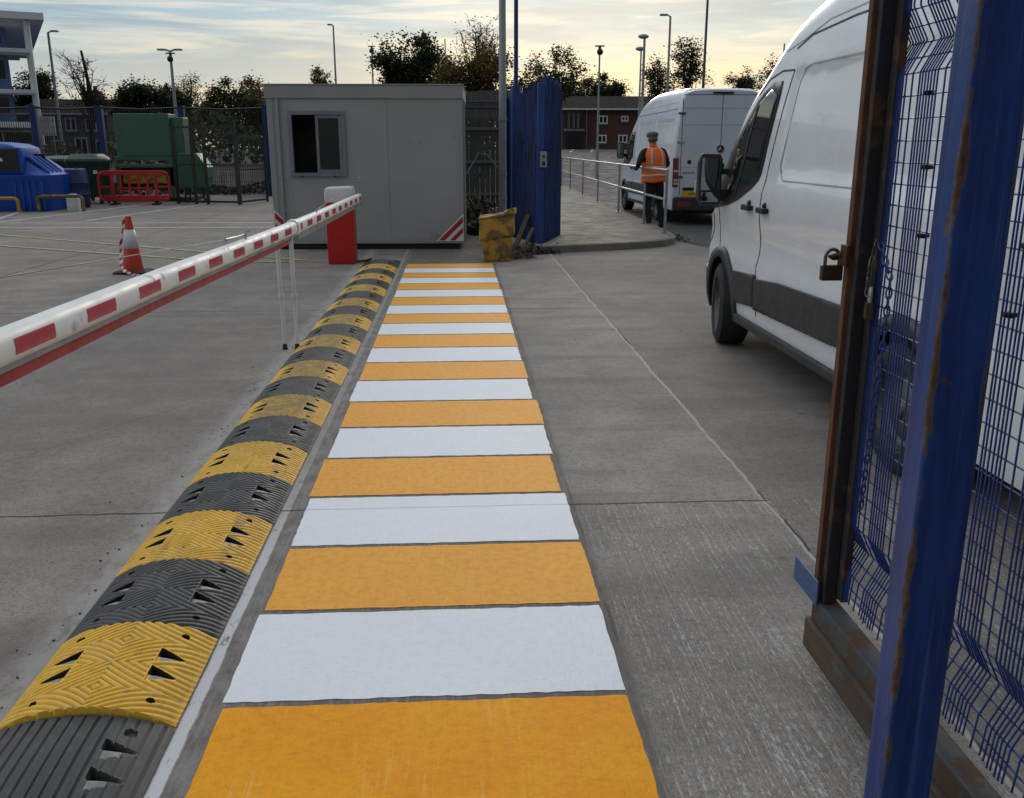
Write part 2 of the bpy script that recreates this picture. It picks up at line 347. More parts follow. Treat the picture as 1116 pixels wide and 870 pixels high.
# ------------------------------------------------------------------ mesh helpers
class MB:
    def __init__(s): s.v = []; s.f = []; s.m = []
    def add(s, verts, faces, mi=0, mat=None):
        b = len(s.v)
        if mat is not None: verts = [tuple(mat @ Vector(v)) for v in verts]
        s.v += [tuple(v) for v in verts]
        s.f += [tuple(b + i for i in f) for f in faces]; s.m += [mi] * len(faces)
        return s
    def box(s, c, d, mi=0, rot=None):
        x, y, z = d[0] / 2, d[1] / 2, d[2] / 2
        vs = [(i, j, k) for i in (-x, x) for j in (-y, y) for k in (-z, z)]
        fs = [(0, 1, 3, 2), (4, 6, 7, 5), (0, 4, 5, 1), (2, 3, 7, 6), (0, 2, 6, 4), (1, 5, 7, 3)]
        mt = Matrix.Translation(c)
        if rot: mt = mt @ Matrix.Rotation(rot[0], 4, 'Z') @ Matrix.Rotation(rot[1], 4, 'Y') @ Matrix.Rotation(rot[2], 4, 'X')
        return s.add(vs, fs, mi, mt)
    def bb(s, x0, x1, y0, y1, z0, z1, mi=0):
        return s.box(((x0 + x1) / 2, (y0 + y1) / 2, (z0 + z1) / 2), (abs(x1 - x0), abs(y1 - y0), abs(z1 - z0)), mi)
    def bar(s, p0, p1, w, h, mi=0):
        """square bar from p0 to p1"""
        p0, p1 = Vector(p0), Vector(p1); d = (p1 - p0); L = d.length
        q = d.to_track_quat('Y', 'Z').to_matrix().to_4x4()
        x, z = w / 2, h / 2
        vs = [(i, j, k) for i in (-x, x) for j in (0, L) for k in (-z, z)]
        fs = [(0, 1, 3, 2), (4, 6, 7, 5), (0, 4, 5, 1), (2, 3, 7, 6), (0, 2, 6, 4), (1, 5, 7, 3)]
        return s.add(vs, fs, mi, Matrix.Translation(p0) @ q)
    def tube(s, pts, r, n=10, mi=0, caps=True):
        pts = [Vector(p) for p in pts]; k = len(pts)
        rs = r if isinstance(r, (list, tuple)) else [r] * k
        vs, fs = [], []
        nrm = None
        for i, p in enumerate(pts):
            t = (pts[min(i + 1, k - 1)] - pts[max(i - 1, 0)]).normalized()
            if nrm is None:
                a = Vector((0, 0, 1)) if abs(t.z) < .9 else Vector((1, 0, 0))
                nrm = (a - t * a.dot(t)).normalized()
            else:
                nrm = (nrm - t * nrm.dot(t)).normalized()
            b = t.cross(nrm)
            for j in range(n):
                a = 2 * math.pi * j / n
                vs.append(p + (nrm * math.cos(a) + b * math.sin(a)) * rs[i])
        for i in range(k - 1):
            for j in range(n):
                fs.append((i * n + j, i * n + (j + 1) % n, (i + 1) * n + (j + 1) % n, (i + 1) * n + j))
        if caps:
            fs.append(tuple(range(n - 1, -1, -1))); fs.append(tuple((k - 1) * n + j for j in range(n)))
        return s.add(vs, fs, mi)
    def loft(s, rings, closed=True, caps=True, mi=0):
        n = len(rings[0]); vs = [p for r in rings for p in r]; fs = []
        for i in range(len(rings) - 1):
            for j in range(n if closed else n - 1):
                fs.append((i * n + j, i * n + (j + 1) % n, (i + 1) * n + (j + 1) % n, (i + 1) * n + j))
        if caps:
            fs.append(tuple(range(n - 1, -1, -1))); fs.append(tuple((len(rings) - 1) * n + j for j in range(n)))
        return s.add(vs, fs, mi)
    def prism(s, poly, a, b, axis='y', mi=0):
        def P(u, w, t): return {'y': (u, t, w), 'x': (t, u, w), 'z': (u, w, t)}[axis]
        n = len(poly)
        vs = [P(u, w, a) for u, w in poly] + [P(u, w, b) for u, w in poly]
        fs = [tuple(range(n)), tuple(range(2 * n - 1, n - 1, -1))] + [(i, i + n, (i + 1) % n + n, (i + 1) % n) for i in range(n)]
        return s.add(vs, fs, mi)
    def sphere(s, c, r, nu=14, nv=8, mi=0, sc_=(1, 1, 1)):
        rings = []
        for i in range(nv + 1):
            a = math.pi * i / nv
            rr = max(math.sin(a), .02)
            rings.append([(c[0] + r * sc_[0] * rr * math.cos(2 * math.pi * j / nu), c[1] + r * sc_[1] * rr * math.sin(2 * math.pi * j / nu), c[2] - r * sc_[2] * math.cos(a)) for j in range(nu)])
        return s.loft(rings, mi=mi)
    def build(s, name, mats, parent=None, smooth=False, bevel=0.0, seg=2, solid=0.0, loc=None, recalc=True):
        me = bpy.data.meshes.new(name)
        me.from_pydata(s.v, [], s.f)
        if not isinstance(mats, (list, tuple)): mats = [mats]
        for m in mats: me.materials.append(M[m] if isinstance(m, str) else m)
        me.polygons.foreach_set('material_index', s.m)
        if recalc:
            bm = bmesh.new(); bm.from_mesh(me); bmesh.ops.recalc_face_normals(bm, faces=bm.faces); bm.to_mesh(me); bm.free()
        if smooth:
            me.polygons.foreach_set('use_smooth', [True] * len(me.polygons))
            try: me.set_sharp_from_angle(angle=R(smooth if not isinstance(smooth, bool) else 40))
            except Exception: pass
        o = bpy.data.objects.new(name, me); col.objects.link(o)
        if parent: o.parent = parent
        if loc: o.location = loc
        if solid:
            d = o.modifiers.new('s', 'SOLIDIFY'); d.thickness = solid; d.offset = 0
        if bevel:
            d = o.modifiers.new('b', 'BEVEL'); d.width = bevel; d.segments = seg; d.limit_method = 'ANGLE'; d.angle_limit = R(35)
        return o
def tag(o, label=None, cat=None, group=None, kind=None):
    if label: o['label'] = label
    if cat: o['category'] = cat
    if group: o['group'] = group
    if kind: o['kind'] = kind
    return o
def thing(name, loc, label, cat, rz=0.0, group=None):
    o = bpy.data.objects.new(name, None); col.objects.link(o); o.empty_display_size = .2
    o.location = loc; o.rotation_euler = (0, 0, rz)
    return tag(o, label, cat, group)
def copy_tree(o, parent=None):
    c = o.copy(); col.objects.link(c); c.parent = parent
    for ch in list(o.children): copy_tree(ch, c)
    return c
def structure(name, mb, mat, **k):
    return tag(mb.build(name, mat, **k), kind='structure')
def text_mesh(name, body, size, mat, parent, loc, rot, depth=.001, align='CENTER', sx=1.0):
    cu = bpy.data.curves.new(name, 'FONT'); cu.body = body; cu.size = size; cu.extrude = depth; cu.align_x = align; cu.align_y = 'CENTER'
    t = bpy.data.objects.new(name + '_tmp', cu); col.objects.link(t)
    bpy.context.view_layer.update()
    me = bpy.data.meshes.new_from_object(t.evaluated_get(bpy.context.evaluated_depsgraph_get()))
    bpy.data.objects.remove(t)
    me.materials.clear(); me.materials.append(M[mat])
    o = bpy.data.objects.new(name, me); col.objects.link(o); o.parent = parent; o.location = loc; o.rotation_euler = rot; o.scale = (sx, 1, 1)
    return o
def lerp(tab, x):
    if x <= tab[0][0]: return tab[0][1]
    for (a, va), (b, vb) in zip(tab, tab[1:]):
        if x <= b: return va + (vb - va) * (x - a) / (b - a)
    return tab[-1][1]
def smooth_lerp(tab, x):
    xs = [t[0] for t in tab]; n = len(tab)
    if x <= xs[0]: return tab[0][1]
    if x >= xs[-1]: return tab[-1][1]
    i = max(k for k in range(n - 1) if xs[k] <= x)
    def slope(k):
        if k == 0: return (tab[1][1] - tab[0][1]) / (xs[1] - xs[0])
        if k == n - 1: return (tab[-1][1] - tab[-2][1]) / (xs[-1] - xs[-2])
        a = (tab[k][1] - tab[k - 1][1]) / (xs[k] - xs[k - 1]); b = (tab[k + 1][1] - tab[k][1]) / (xs[k + 1] - xs[k])
        return 0 if a * b <= 0 else 2 * a * b / (a + b)
    h = xs[i + 1] - xs[i]; t = (x - xs[i]) / h
    return ((2 * t**3 - 3 * t**2 + 1) * tab[i][1] + (t**3 - 2 * t**2 + t) * h * slope(i) + (-2 * t**3 + 3 * t**2) * tab[i + 1][1] + (t**3 - t**2) * h * slope(i + 1))

# ------------------------------------------------------------------ the setting: ground, road, path, markings
def gz(y):
    t = min(max((y - 38) / 32., 0), 1); return 1.45 * t * t * (3 - 2 * t)
def ground_sheet(xs, ys, dz=0.0, zf=gz):
    mb = MB(); n = len(xs)
    vs = [(x, y, zf(y) + dz) for y in ys for x in xs]
    fs = [(j * n + i, j * n + i + 1, (j + 1) * n + i + 1, (j + 1) * n + i) for j in range(len(ys) - 1) for i in range(n - 1)]
    return mb.add(vs, fs)
ysteps = [-60, -10, 0, 5, 10, 20, 30, 38] + [40 + 2 * i for i in range(16)] + [80, 150, 400, 900]
structure('ground', ground_sheet([-500, -100, -30, -10, 0, 10, 30, 100, 500], ysteps), 'yard_concrete', recalc=False)

# asphalt road beyond the gateway, right of the footpath, crossing in front of the flats
mb = MB()
mb.add(ground_sheet([3.9, 6, 10, 18, 40], [16.9, 20, 25, 30, 38] + [40 + 2 * i for i in range(16)], .004).v,
       ground_sheet([3.9, 6, 10, 18, 40], [16.9, 20, 25, 30, 38] + [40 + 2 * i for i in range(16)], .004).f)
b = len(mb.v)
mb.add([(4.25, 15.3, .004), (40, 12.5, .004), (40, 16.9, .004), (3.9, 16.9, .004)], [(0, 1, 2, 3)])
structure('road', mb, 'asphalt')
mb = MB()
g2 = ground_sheet([-60, -20, -6, 4, 14, 40], [38] + [40 + 2 * i for i in range(16)], .008); mb.add(g2.v, g2.f)
structure('far_road', mb, 'asphalt')
# parking bay marks at the far end of the road
mb = MB()
for x in (6.6, 7.5, 8.9):
    mb.add([(x, 63, gz(63) + .02), (x + .14, 63, gz(63) + .02), (x + .9, 67.5, gz(67.5) + .02), (x + .7, 67.5, gz(67.5) + .02)], [(0, 1, 2, 3)])
structure('bay_marking', mb, 'line_white')

# raised footpath with a kerb that rounds off at the gateway
front = [(1.30, 14.72), (1.75, 14.86), (2.3, 15.06), (2.78, 15.22), (3.2, 15.42), (3.55, 15.68), (3.80, 16.05), (3.92, 16.5), (3.97, 17.2), (4.02, 19), (4.16, 25), (4.30, 32), (4.42, 38)]
inner = [(1.30, 38), (1.30, 30), (1.30, 22), (1.30, 17)]
mb = MB(); off = .13
fi = []
for i, (x, y) in enumerate(front):
    a = Vector(front[max(i - 1, 0)]); c = Vector(front[min(i + 1, len(front) - 1)]); t = (c - a).normalized()
    fi.append((x - t.y * off, y + t.x * off))
poly = fi + inner
mb.prism(poly, -.05, .115, 'z')
structure('footpath', mb, 'path_concrete')
mb = MB()
n = len(front)
vs = [(*p, -.05) for p in front] + [(*p, .105) for p in front] + [((p[0] * .85 + q[0] * .15), (p[1] * .85 + q[1] * .15), .12) for p, q in zip(front, fi)] + [(*q, .12) for q in fi] + [(*q, -.05) for q in fi]
fs = [(k * n + i, k * n + i + 1, (k + 1) * n + i + 1, (k + 1) * n + i) for k in range(4) for i in range(n - 1)]
mb.add(vs, fs)
structure('kerb', mb, 'kerb_stone')

# crossing stripes, laid by hand: ragged side edges
SB = [.80, 1.365, 1.93, 2.505, 3.085, 3.655, 4.235, 4.81, 5.384, 5.97, 6.552, 7.133, 7.68, 8.24, 8.80, 9.32, 9.86, 10.41, 10.96, 11.5, 12.0, 12.5, 12.99, 13.5]
rnd = random.Random(3)
def stripes(par):
    mb = MB()
    for k in range(len(SB) - 1):
        if k % 2 != par: continue
        y0, y1 = SB[k] + .014, SB[k + 1] - .014
        ne, ns = 36, 12
        jl, jr = rnd.uniform(-.008, .008), rnd.uniform(-.008, .008)
        lo = [(-.738 + jl + 1.24 * i / ne, y0 + rnd.uniform(-.0035, .0035)) for i in range(ne + 1)]
        hi = [(-.738 + jl + 1.24 * i / ne, y1 + rnd.uniform(-.0035, .0035)) for i in range(ne + 1)]
        rows = []
        for j in range(ns + 1):
            t = j / ns
            row = [(a[0], a[1] * (1 - t) + b_[1] * t, .0018) for a, b_ in zip(lo, hi)]
            row[0] = (row[0][0] + rnd.uniform(-.0025, .0015), row[0][1], .0018)
            row[-1] = (row[-1][0] + jr + rnd.uniform(-.002, .004), row[-1][1], .0018)
            rows.append(row)
        mb.loft(rows, closed=False, caps=False)
    return mb
structure('crossing_yellow_marking', stripes(0), 'paint_yellow', recalc=False)
structure('crossing_white_marking', stripes(1), 'paint_white', recalc=False)
for n_ in ('crossing_yellow_marking', 'crossing_white_marking'):
    me = bpy.data.objects[n_].data
    for p_ in me.polygons:
        if p_.normal.z < 0: p_.flip()

def strip_line(mb, p0, p1, w, z=.004, mi=0):
    a, b_ = Vector(p0), Vector(p1); t = (b_ - a).normalized(); n_ = Vector((-t.y, t.x)) * w / 2
    mb.add([(*(a + n_), z), (*(a - n_), z), (*(b_ - n_), z), (*(b_ + n_), z)], [(0, 1, 2, 3)], mi)
mb = MB()
for p0, p1 in (((-20, 21.9), (-3.2, 21.15)), ((-20, 20.55), (-3.2, 19.95)), ((-10.05, 19.6), (-11.6, 25.8)), ((-10.35, 21.6), (-9.2, 28.2)), ((-8.55, 22.0), (-7.4, 28.8)), ((-3.6, 15.4), (-2.5, 15.4))):
    strip_line(mb, p0, p1, .13)
structure('bay_line_marking', mb, 'line_white')
mb = MB()
for p0, p1 in (((-20, 26.2), (-2.3, 14.0)), ((-20, 23.4), (-3.4, 13.85))):
    strip_line(mb, p0, p1, .10, .008)
strip_line(mb, (-3.9, 13.75), (-2.0, 13.85), .07, .008)
structure('yellow_line_marking', mb, 'line_yellow')

# ------------------------------------------------------------------ rubber speed hump
HW = .262
def module_mesh(name, mat):
    nu, nv = 210, 230; Lm = .496
    u = np.linspace(-1, 1, nu); v = np.linspace(0, 1, nv)
    U, V = np.meshgrid(u, v)
    arch = .074 * (1 - np.abs(U)**2.1)**.92 + .006
    f = np.minimum(np.abs(V - .22), np.abs(V - .78)) * 19.0 + 4.6 * (1 - (1 - np.abs(U))**2)
    rid = np.sin(2 * np.pi * f)
    rid = np.clip(rid * 1.4 + .45, -1, .85)
    amp = .0036 * np.clip((1.02 - np.abs(U)) * 10, 0, 1)
    near_ = np.zeros_like(arch, dtype=bool)
    for sgn in (-1, 1):
        for vc in (.40, .61):
            tt = (U * sgn - .48) / .30
            near_ |= (tt > -.06) & (tt < 1.04) & (np.abs(V - vc) < .082 * (1 - np.clip(tt, 0, 1) * .92) + .012)
    rid = np.where(near_, .6, rid)
    z = arch + amp * rid
    refl = np.zeros_like(z)
    for sgn in (-1, 1):
        for vc in (.40, .61):
            a = U * sgn
            t = (a - .48) / .30                          # wide mouth inside, point outside
            half = .082 * (1 - t * .92)
            ins = (t > 0) & (t < 1) & (np.abs(V - vc) < half)
            q = np.clip((V - vc + half * .12) / np.maximum(half, 1e-4) * 2.2, 0, 1)
            z = np.where(ins, arch - .003 - .046 * (1 - t)**.7 * q, z)
            refl = np.where(ins, np.where(q < .12, np.where((t > .12) & (t < .86), 1, 0), 2), refl)  # marks reflector cells and the deep cells painted dark as pocket shade
        for vc in (.13, .88):
            r2 = ((U * sgn - .66) * HW / .012)**2 + ((V - vc) * Lm / .012)**2
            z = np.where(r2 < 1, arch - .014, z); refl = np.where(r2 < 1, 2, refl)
    z = np.maximum(z, .0015)
    verts = [(float(a * HW), float(b_ * Lm), float(c)) for a, b_, c in zip(U.ravel(), V.ravel(), z.ravel())]
    faces = []; mi = []
    for j in range(nv - 1):
        for i in range(nu - 1):
            faces.append((j * nu + i, j * nu + i + 1, (j + 1) * nu + i + 1, (j + 1) * nu + i))
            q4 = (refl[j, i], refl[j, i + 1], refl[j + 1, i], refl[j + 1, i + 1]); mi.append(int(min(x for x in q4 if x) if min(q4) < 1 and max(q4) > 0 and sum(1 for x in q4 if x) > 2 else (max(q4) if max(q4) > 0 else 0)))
    b = len(verts)                                       # end walls
    for j in (0, nv - 1):
        b = len(verts)
        verts += [(verts[j * nu + i][0], verts[j * nu + i][1], 0.0) for i in range(nu)]
        for i in range(nu - 1):
            q = (j * nu + i, j * nu + i + 1, b + i + 1, b + i)
            faces.append(q if j else q[::-1]); mi.append(0)
    me = bpy.data.meshes.new(name); me.from_pydata(verts, [], faces)
    me.materials.append(M[mat]); me.materials.append(M['hump_reflector']); me.materials.append(M['rubber' if mat == 'hump_black' else 'hump_yellow_shade'])  # last slot is the dark colour standing in for shade in the recesses
    me.polygons.foreach_set('material_index', mi)
    me.polygons.foreach_set('use_smooth', [True] * len(faces)); me.set_sharp_from_angle(angle=R(50))
    return me
hump = thing('speed_hump', (-1.112, 2.40, 0), 'long yellow and black ribbed rubber speed hump bolted beside the painted crossing', 'speed bump')
my, mk = module_mesh('yellow_module', 'hump_yellow'), module_mesh('black_module', 'hump_black')
for i in range(22):
    o = bpy.data.objects.new('yellow_module' if i % 2 == 0 else 'black_module', my if i % 2 == 0 else mk); col.objects.link(o)
    o.parent = hump; o.location = (rnd.uniform(-.004, .004), i * .5, 0)
    o['label'] = 'yellow ribbed rubber module' if i % 2 == 0 else 'black ribbed rubber module'
def end_cap(flip):
    nu, nv = 130, 130; Lm = .52
    u = np.linspace(-1, 1, nu); v = np.linspace(0, 1, nv); U, V = np.meshgrid(u, v)
    wv = np.sqrt(np.clip(1 - .55 * V**2.5, 0, 1)); hv = .058 * (1 - V**2.2 * .9)
    arch = hv * (1 - np.abs(U)**2.1)**.9 + .005
    gr = (np.abs(((U * HW / .037) % 1) - .5) < .10)
    z = arch - .006 * gr
    refl = np.zeros_like(z)
    for uc, vc in ((.42, .28), (.42, .50)):
        t = (U - uc) / .36; half = .075 * (1 - t * .92)
        ins = (t > 0) & (t < 1) & (np.abs(V - vc) < half)
        q = np.clip((vc - V + half * .1) / np.maximum(half, 1e-4) * 2.2, 0, 1)
        z = np.where(ins, arch - .003 - .034 * (1 - t) * q, z); refl = np.where(ins & (q < .12) & (t > .08) & (t < .55), 1, refl)
    r2 = ((U - .62) * HW / .017)**2 + ((V - .13) * Lm / .017)**2
    z = np.where(r2 < 1, arch - .012, z); z = np.maximum(z, .001)
    Xs = U * HW * (1 - .25 * np.clip(V - .55, 0, 1)**2 * 4); Ys = -V * Lm
    verts = [(float(a), float(b_) * flip, float(c)) for a, b_, c in zip(Xs.ravel(), Ys.ravel(), z.ravel())]
    faces = [(j * nu + i, j * nu + i + 1, (j + 1) * nu + i + 1, (j + 1) * nu + i) for j in range(nv - 1) for i in range(nu - 1)]
    mi = [int(max(refl[j, i], refl[j + 1, i], refl[j, i + 1])) for j in range(nv - 1) for i in range(nu - 1)]
    mb = MB(); mb.v = verts; mb.f = faces; mb.m = mi
    o = mb.build('end_cap', ['hump_black', 'hump_reflector'], hump, smooth=50)
    for p_ in o.data.polygons:
        if p_.normal.z < -.2: p_.flip()
    return o
end_cap(1).location = (0, -.010, 0)
end_cap(-1).location = (0, 11.0, 0)

# ------------------------------------------------------------------ boom barrier
bar = thing('boom_barrier', (-1.69, 13.7, 0), 'red barrier cabinet with white hood and long lowered red and white boom', 'barrier')
bx, by = -1.69, 13.7
def L(o, x=bx, y=by): return (o[0] - x, o[1] - y, o[2])
mb = MB(); mb.bb(-.195, .195, -.19, .17, 0.0, .875); mb.build('cabinet', 'cabinet_red', bar, bevel=.012)
mb = MB()
rings = []
for z, s, d in ((.875, 1.02, 0), (1.0, 1.02, 0), (1.06, .98, .0), (1.09, .88, .0)):
    rings.append([(sx_ * .2 * s, sy_ * .185 * s - .01 + d, z + (.012 if sx_ > 0 and z > 1.05 else 0)) for sx_, sy_ in ((-1, -1), (1, -1), (1, 1), (-1, 1))])
mb.loft(rings); mb.build('hood', 'cabinet_white', bar, bevel=.02, seg=3)
mb = MB(); mb.bb(-.06, .06, -.1935, -.1915, .35, .352); 
# boom centre line
def boom_z(y): return smooth_lerp([(1.2, 1.088), (2.9, 1.064), (4.5, 1.046), (5.7, 1.024), (7.4, .998), (8.5, .985), (13.3, .955)], y)
BX = -1.385
def boom_ring(y, w, h, dz=0, n=20):
    c = boom_z(y) + dz
    pts = []
    for j in range(n):
        a = 2 * math.pi * j / n
        ca, sa = math.cos(a), math.sin(a)
        e = .72
        pts.append(L((BX + math.copysign(abs(ca)**e, ca) * w / 2, y, c + math.copysign(abs(sa)**e, sa) * h / 2)))
    return pts
mb = MB()
mb.loft([boom_ring(y, .098, .106) for y in np.linspace(1.2, 7.93, 24)])
boom = mb.build('boom', 'boom_white', bar, smooth=True)
mb = MB(); mb.loft([boom_ring(y, .095, .115) for y in np.linspace(7.93, 13.32, 14)])
far_boom = mb.build('boom_far_section', 'boom_white', bar, smooth=True)
mb = MB(); mb.loft([boom_ring(y, .115, .137) for y in (7.88, 7.98)]); mb.build('boom_joint', 'boom_white', bar, smooth=True)
mb = MB(); mb.loft([boom_ring(y, .112, .134) for y in (13.28, 13.36)]); mb.build('boom_end_cap', 'boom_grey', bar, smooth=True)
mb = MB()
mb.loft([[L((BX + a * .03, y, boom_z(y) - d)) for a, d in ((-1, .045), (1, .045), (1, .066), (-1, .066))] for y in np.linspace(1.2, 7.88, 20)]); mb.build('boom_channel', 'boom_grey', bar)
mb = MB()
vs = []
for y in np.linspace(7.98, 13.3, 8):
    c = boom_z(y); vs.append([L((BX - .034, y, c - .05)), L((BX + .034, y, c - .05)), L((BX + .028, y, c - .105)), L((BX - .028, y, c - .105))])
mb.loft(vs); mb.build('boom_under_rail', 'boom_grey', bar)
mb = MB(); mb.loft([[L((BX + a * .017, y, boom_z(y) - d)) for a, d in ((-1, .0665), (1, .0665), (1, .112), (-1, .112))] for y in np.linspace(1.2, 7.6, 20)]); mb.build('rubber_edge', 'boom_rubber_red', bar, bevel=.006)
for k in range(-2, 19):
    y0 = 2.79 + .562 * k; y1 = y0 + .285
    if y1 > 13.25: break
    mb = MB(); rows = []
    sec = (.098, .106) if y0 < 7.8 else (.095, .115)
    for y in np.linspace(y0, y1, 5):
        c = boom_z(y); row = []
        for a in np.linspace(-.30, .40, 7):
            ca, sa = math.cos(a), math.sin(a)
            e = .72
            row.append(L((BX + abs(ca)**e * (sec[0] / 2 + .0010), y, c + math.copysign(abs(sa)**e, sa) * (sec[1] / 2 + .0010))))
        rows.append(row)
    mb.loft(rows, closed=False, caps=False)
    mb.build('reflector', 'boom_red', bar, smooth=True)
for x0, x1 in ((-1.476, -1.470), (-1.362, -1.368)):
    mb = MB(); mb.tube([L((x0, 7.66, .93)), L((x0 * .5 + x1 * .5, 7.67, .46))], .018, 8)
    mb.tube([L((x0 * .5 + x1 * .5, 7.67, .47)), L((x0 * .5 + x1 * .5, 7.67, .445))], .026, 8)
    mb.tube([L((x0 * .5 + x1 * .5, 7.67, .46)), L((x1, 7.68, .045))], .015, 8)
    leg = mb.build('support_leg', 'cabinet_white', bar, smooth=True)
    mb = MB(); mb.tube([L((x1, 7.68, .05)), L((x1, 7.68, .0))], [.016, .024], 8); mb.build('foot', 'rubber', leg, smooth=True)
mb = MB(); mb.bb(-1.49 - bx, -1.35 - bx, 7.63 - by, 7.69 - by, .915, .935); mb.build('leg_bracket', 'boom_grey', bar)
mb = MB(); mb.tube([L((-1.37, 13.24, 1.0)), L((-1.36, 13.25, 1.20))], .008, 6); mb.tube([L((-1.36, 13.25, 1.19)), L((-1.32, 13.25, 1.21)), L((-1.34, 13.25, 1.23)), L((-1.375, 13.25, 1.225))], .010, 6)
mb.build('stay_mast', 'galvanised', bar, smooth=True)
mb = MB(); mb.tube([L((-1.36, 13.25, 1.19)), L((-1.37, 9.3, 1.06))], .0022, 5); mb.build('stay_cable', 'pole_dark', bar); mb = MB(); mb.tube([L((-1.38, 5.6, 1.115)), L((-1.38, 2.8, 1.272)), L((-1.38, 1.2, 1.36))], .0022, 5)
mb.build('stay_cable', 'pole_dark', bar)
mb = MB(); mb.tube([L((-1.38, 5.6, 1.115)), L((-1.38, 5.85, 1.105))], .009, 6); mb.tube([L((-1.38, 5.85, 1.105)), L((-1.38, 6.15, 1.10))], .006, 6)
mb.tube([L((-1.38, 6.12, 1.06)), L((-1.38, 6.14, 1.115)), L((-1.355, 6.16, 1.125))], .008, 6)
mb.build('turnbuckle', 'galvanised', bar, smooth=True)
mb = MB(); mb.tube([L((-1.37, 9.2, 1.02)), L((-1.37, 9.22, 1.07))], .008, 6); mb.build('cable_eye', 'galvanised', bar)

# ------------------------------------------------------------------ site hut
hut = thing('site_hut', (-1.455, 15.50, 0), 'grey portable gatehouse cabin with a sliding window and hazard stickers on its corners', 'cabin', R(-1.6))
hw_, hd = 1.55, 2.4
mb = MB()
mb.bb(-hw_, -1.225, 0, hd, .10, 2.39)                            # walls round the window opening
mb.bb(-.335, hw_, 0, hd, .10, 2.39)
mb.bb(-1.2255, -.3345, .003, hd - .003, .10, 1.19)
mb.bb(-1.2255, -.3345, .003, hd - .003, 2.19, 2.389)
walls = mb.build('wall', 'hut_panel', hut)
mb = MB(); mb.bb(-1.2250, -.3350, .30, .32, 1.19, 2.19); mb.build('dark_interior', 'dark_room', hut)
mb = MB(); mb.bb(-hw_ - .035, hw_ + .02, -.03, hd + .03, 2.39, 2.595); mb.build('roof_fascia', 'hut_trim', hut, bevel=.012)
mb = MB(); mb.bb(-hw_ - .045, hw_ + .03, -.04, hd + .04, 2.595, 2.612); mb.build('roof_cap', 'hut_trim', hut)
mb = MB(); mb.bb(-hw_ + .06, hw_ - .06, .06, hd - .06, 0, .10); mb.build('base', 'black_paint', hut)
mb = MB(); mb.bb(-hw_ - .004, hw_ + .004, -.006, hd, .10, .17); mb.build('base_rail', 'hut_trim', hut)
for x0, x1 in ((-hw_ - .01, -hw_ + .09), (hw_ - .085, hw_ + .012)):
    mb = MB(); mb.bb(x0, x1, -.012, .08, .171, 2.389); mb.build('corner_post', 'hut_trim', hut, bevel=.008)
mb = MB(); mb.tube([(-1.385, -.028, 2.388), (-1.385, -.028, .2)], .022, 8)
for z in (.6, 1.15, 1.7): mb.bb(-1.415, -1.355, -.052, -.001, z, z + .03)
mb.build('downpipe', 'hut_trim', hut, smooth=True)
mb = MB(); mb.bb(.34, .352, -.004, .0, .172, 2.388); mb.build('panel_joint', 'hut_trim', hut)
win = None
mb = MB(); fx0, fx1, fz0, fz1 = -1.235, -.325, 1.18, 2.20
for a in ((fx0, fx1, fz0, fz0 + .06), (fx0, fx1, fz1 - .06, fz1), (fx0, fx0 + .06, fz0 + .0605, fz1 - .0605), (fx1 - .06, fx1, fz0 + .0605, fz1 - .0605)): mb.bb(a[0], a[1], -.035, .05, a[2], a[3])
win = mb.build('window', 'hut_frame', hut, bevel=.004)
mb = MB(); sx0, sx1 = -.80, -.387
for a in ((sx0, sx1, fz0 + .065, fz0 + .11), (sx0, sx1, fz1 - .11, fz1 - .065), (sx0, sx0 + .045, fz0 + .1105, fz1 - .1105), (sx1 - .045, sx1, fz0 + .1105, fz1 - .1105)): mb.bb(a[0], a[1], -.02, .012, a[2], a[3])
sash = mb.build('sash', 'hut_frame', win)
mb = MB(); mb.bb(sx0 + .04, sx1 - .04, -.006, .0, fz0 + .105, fz1 - .105); mb.build('pane', 'dark_glass', win)
for x in (-1.05, -.52):
    mb = MB(); mb.bb(x - .02, x + .02, -.045, -.03, fz0 - .012, fz0 + .012); mb.build('drain_cap', 'black_paint', win)
def hazard(x0, sgn, w=.46, h=.45, z0=.135):
    st_ = bpy.data.objects.new('hazard_sticker', None); col.objects.link(st_); st_.parent = hut
    mb = MB(); mb.prism([(x0, z0), (x0, z0 + h), (x0 - sgn * w, z0)], -.0165, -.0145); mb.build('white_backing', 'hazard_white', st_)
    for t0, t1 in ((.20, .42), (.60, .80)):
        # stripes parallel to the slanted edge
        P = lambda t: ((x0 - sgn * (w * (1 - t) * .98) - sgn * .0, z0 + .012), (x0 - sgn * .012, z0 + h * (1 - t) * .97))
        a, b_ = P(t0 - .12), P(t1 - .12)
        mb = MB(); mb.prism([a[0], a[1], b_[1], b_[0]], -.0185, -.017); mb.build('red_stripe', 'hazard_red', st_)
hazard(hw_ + .005, 1); hazard(-hw_ - .0, -1, .46, .46, .20)
mb = MB(); mb.bb(hw_ + .012, hw_ + .05, .05, .09, .1, 2.35); mb.build('rear_downpipe', 'hut_trim', hut)
# service pipe at the hut foot
pp = MB(); pp.tube([(.16, 15.25, .02), (.32, 15.1, .24)], .012, 6)
tag(pp.build('bent_bracket', 'pole_grey'), 'small pale bent rod leaning out at the right foot of the grey cabin', 'rod')
cb = MB(); cb.tube([(-1.48, 13.6, .03), (-1.36, 13.75, .025), (-1.30, 13.9, .03)], .016, 6)
tag(cb.build('cable_conduit', 'rubber', smooth=True), 'black cable lying on the ground behind the red barrier cabinet', 'cable')

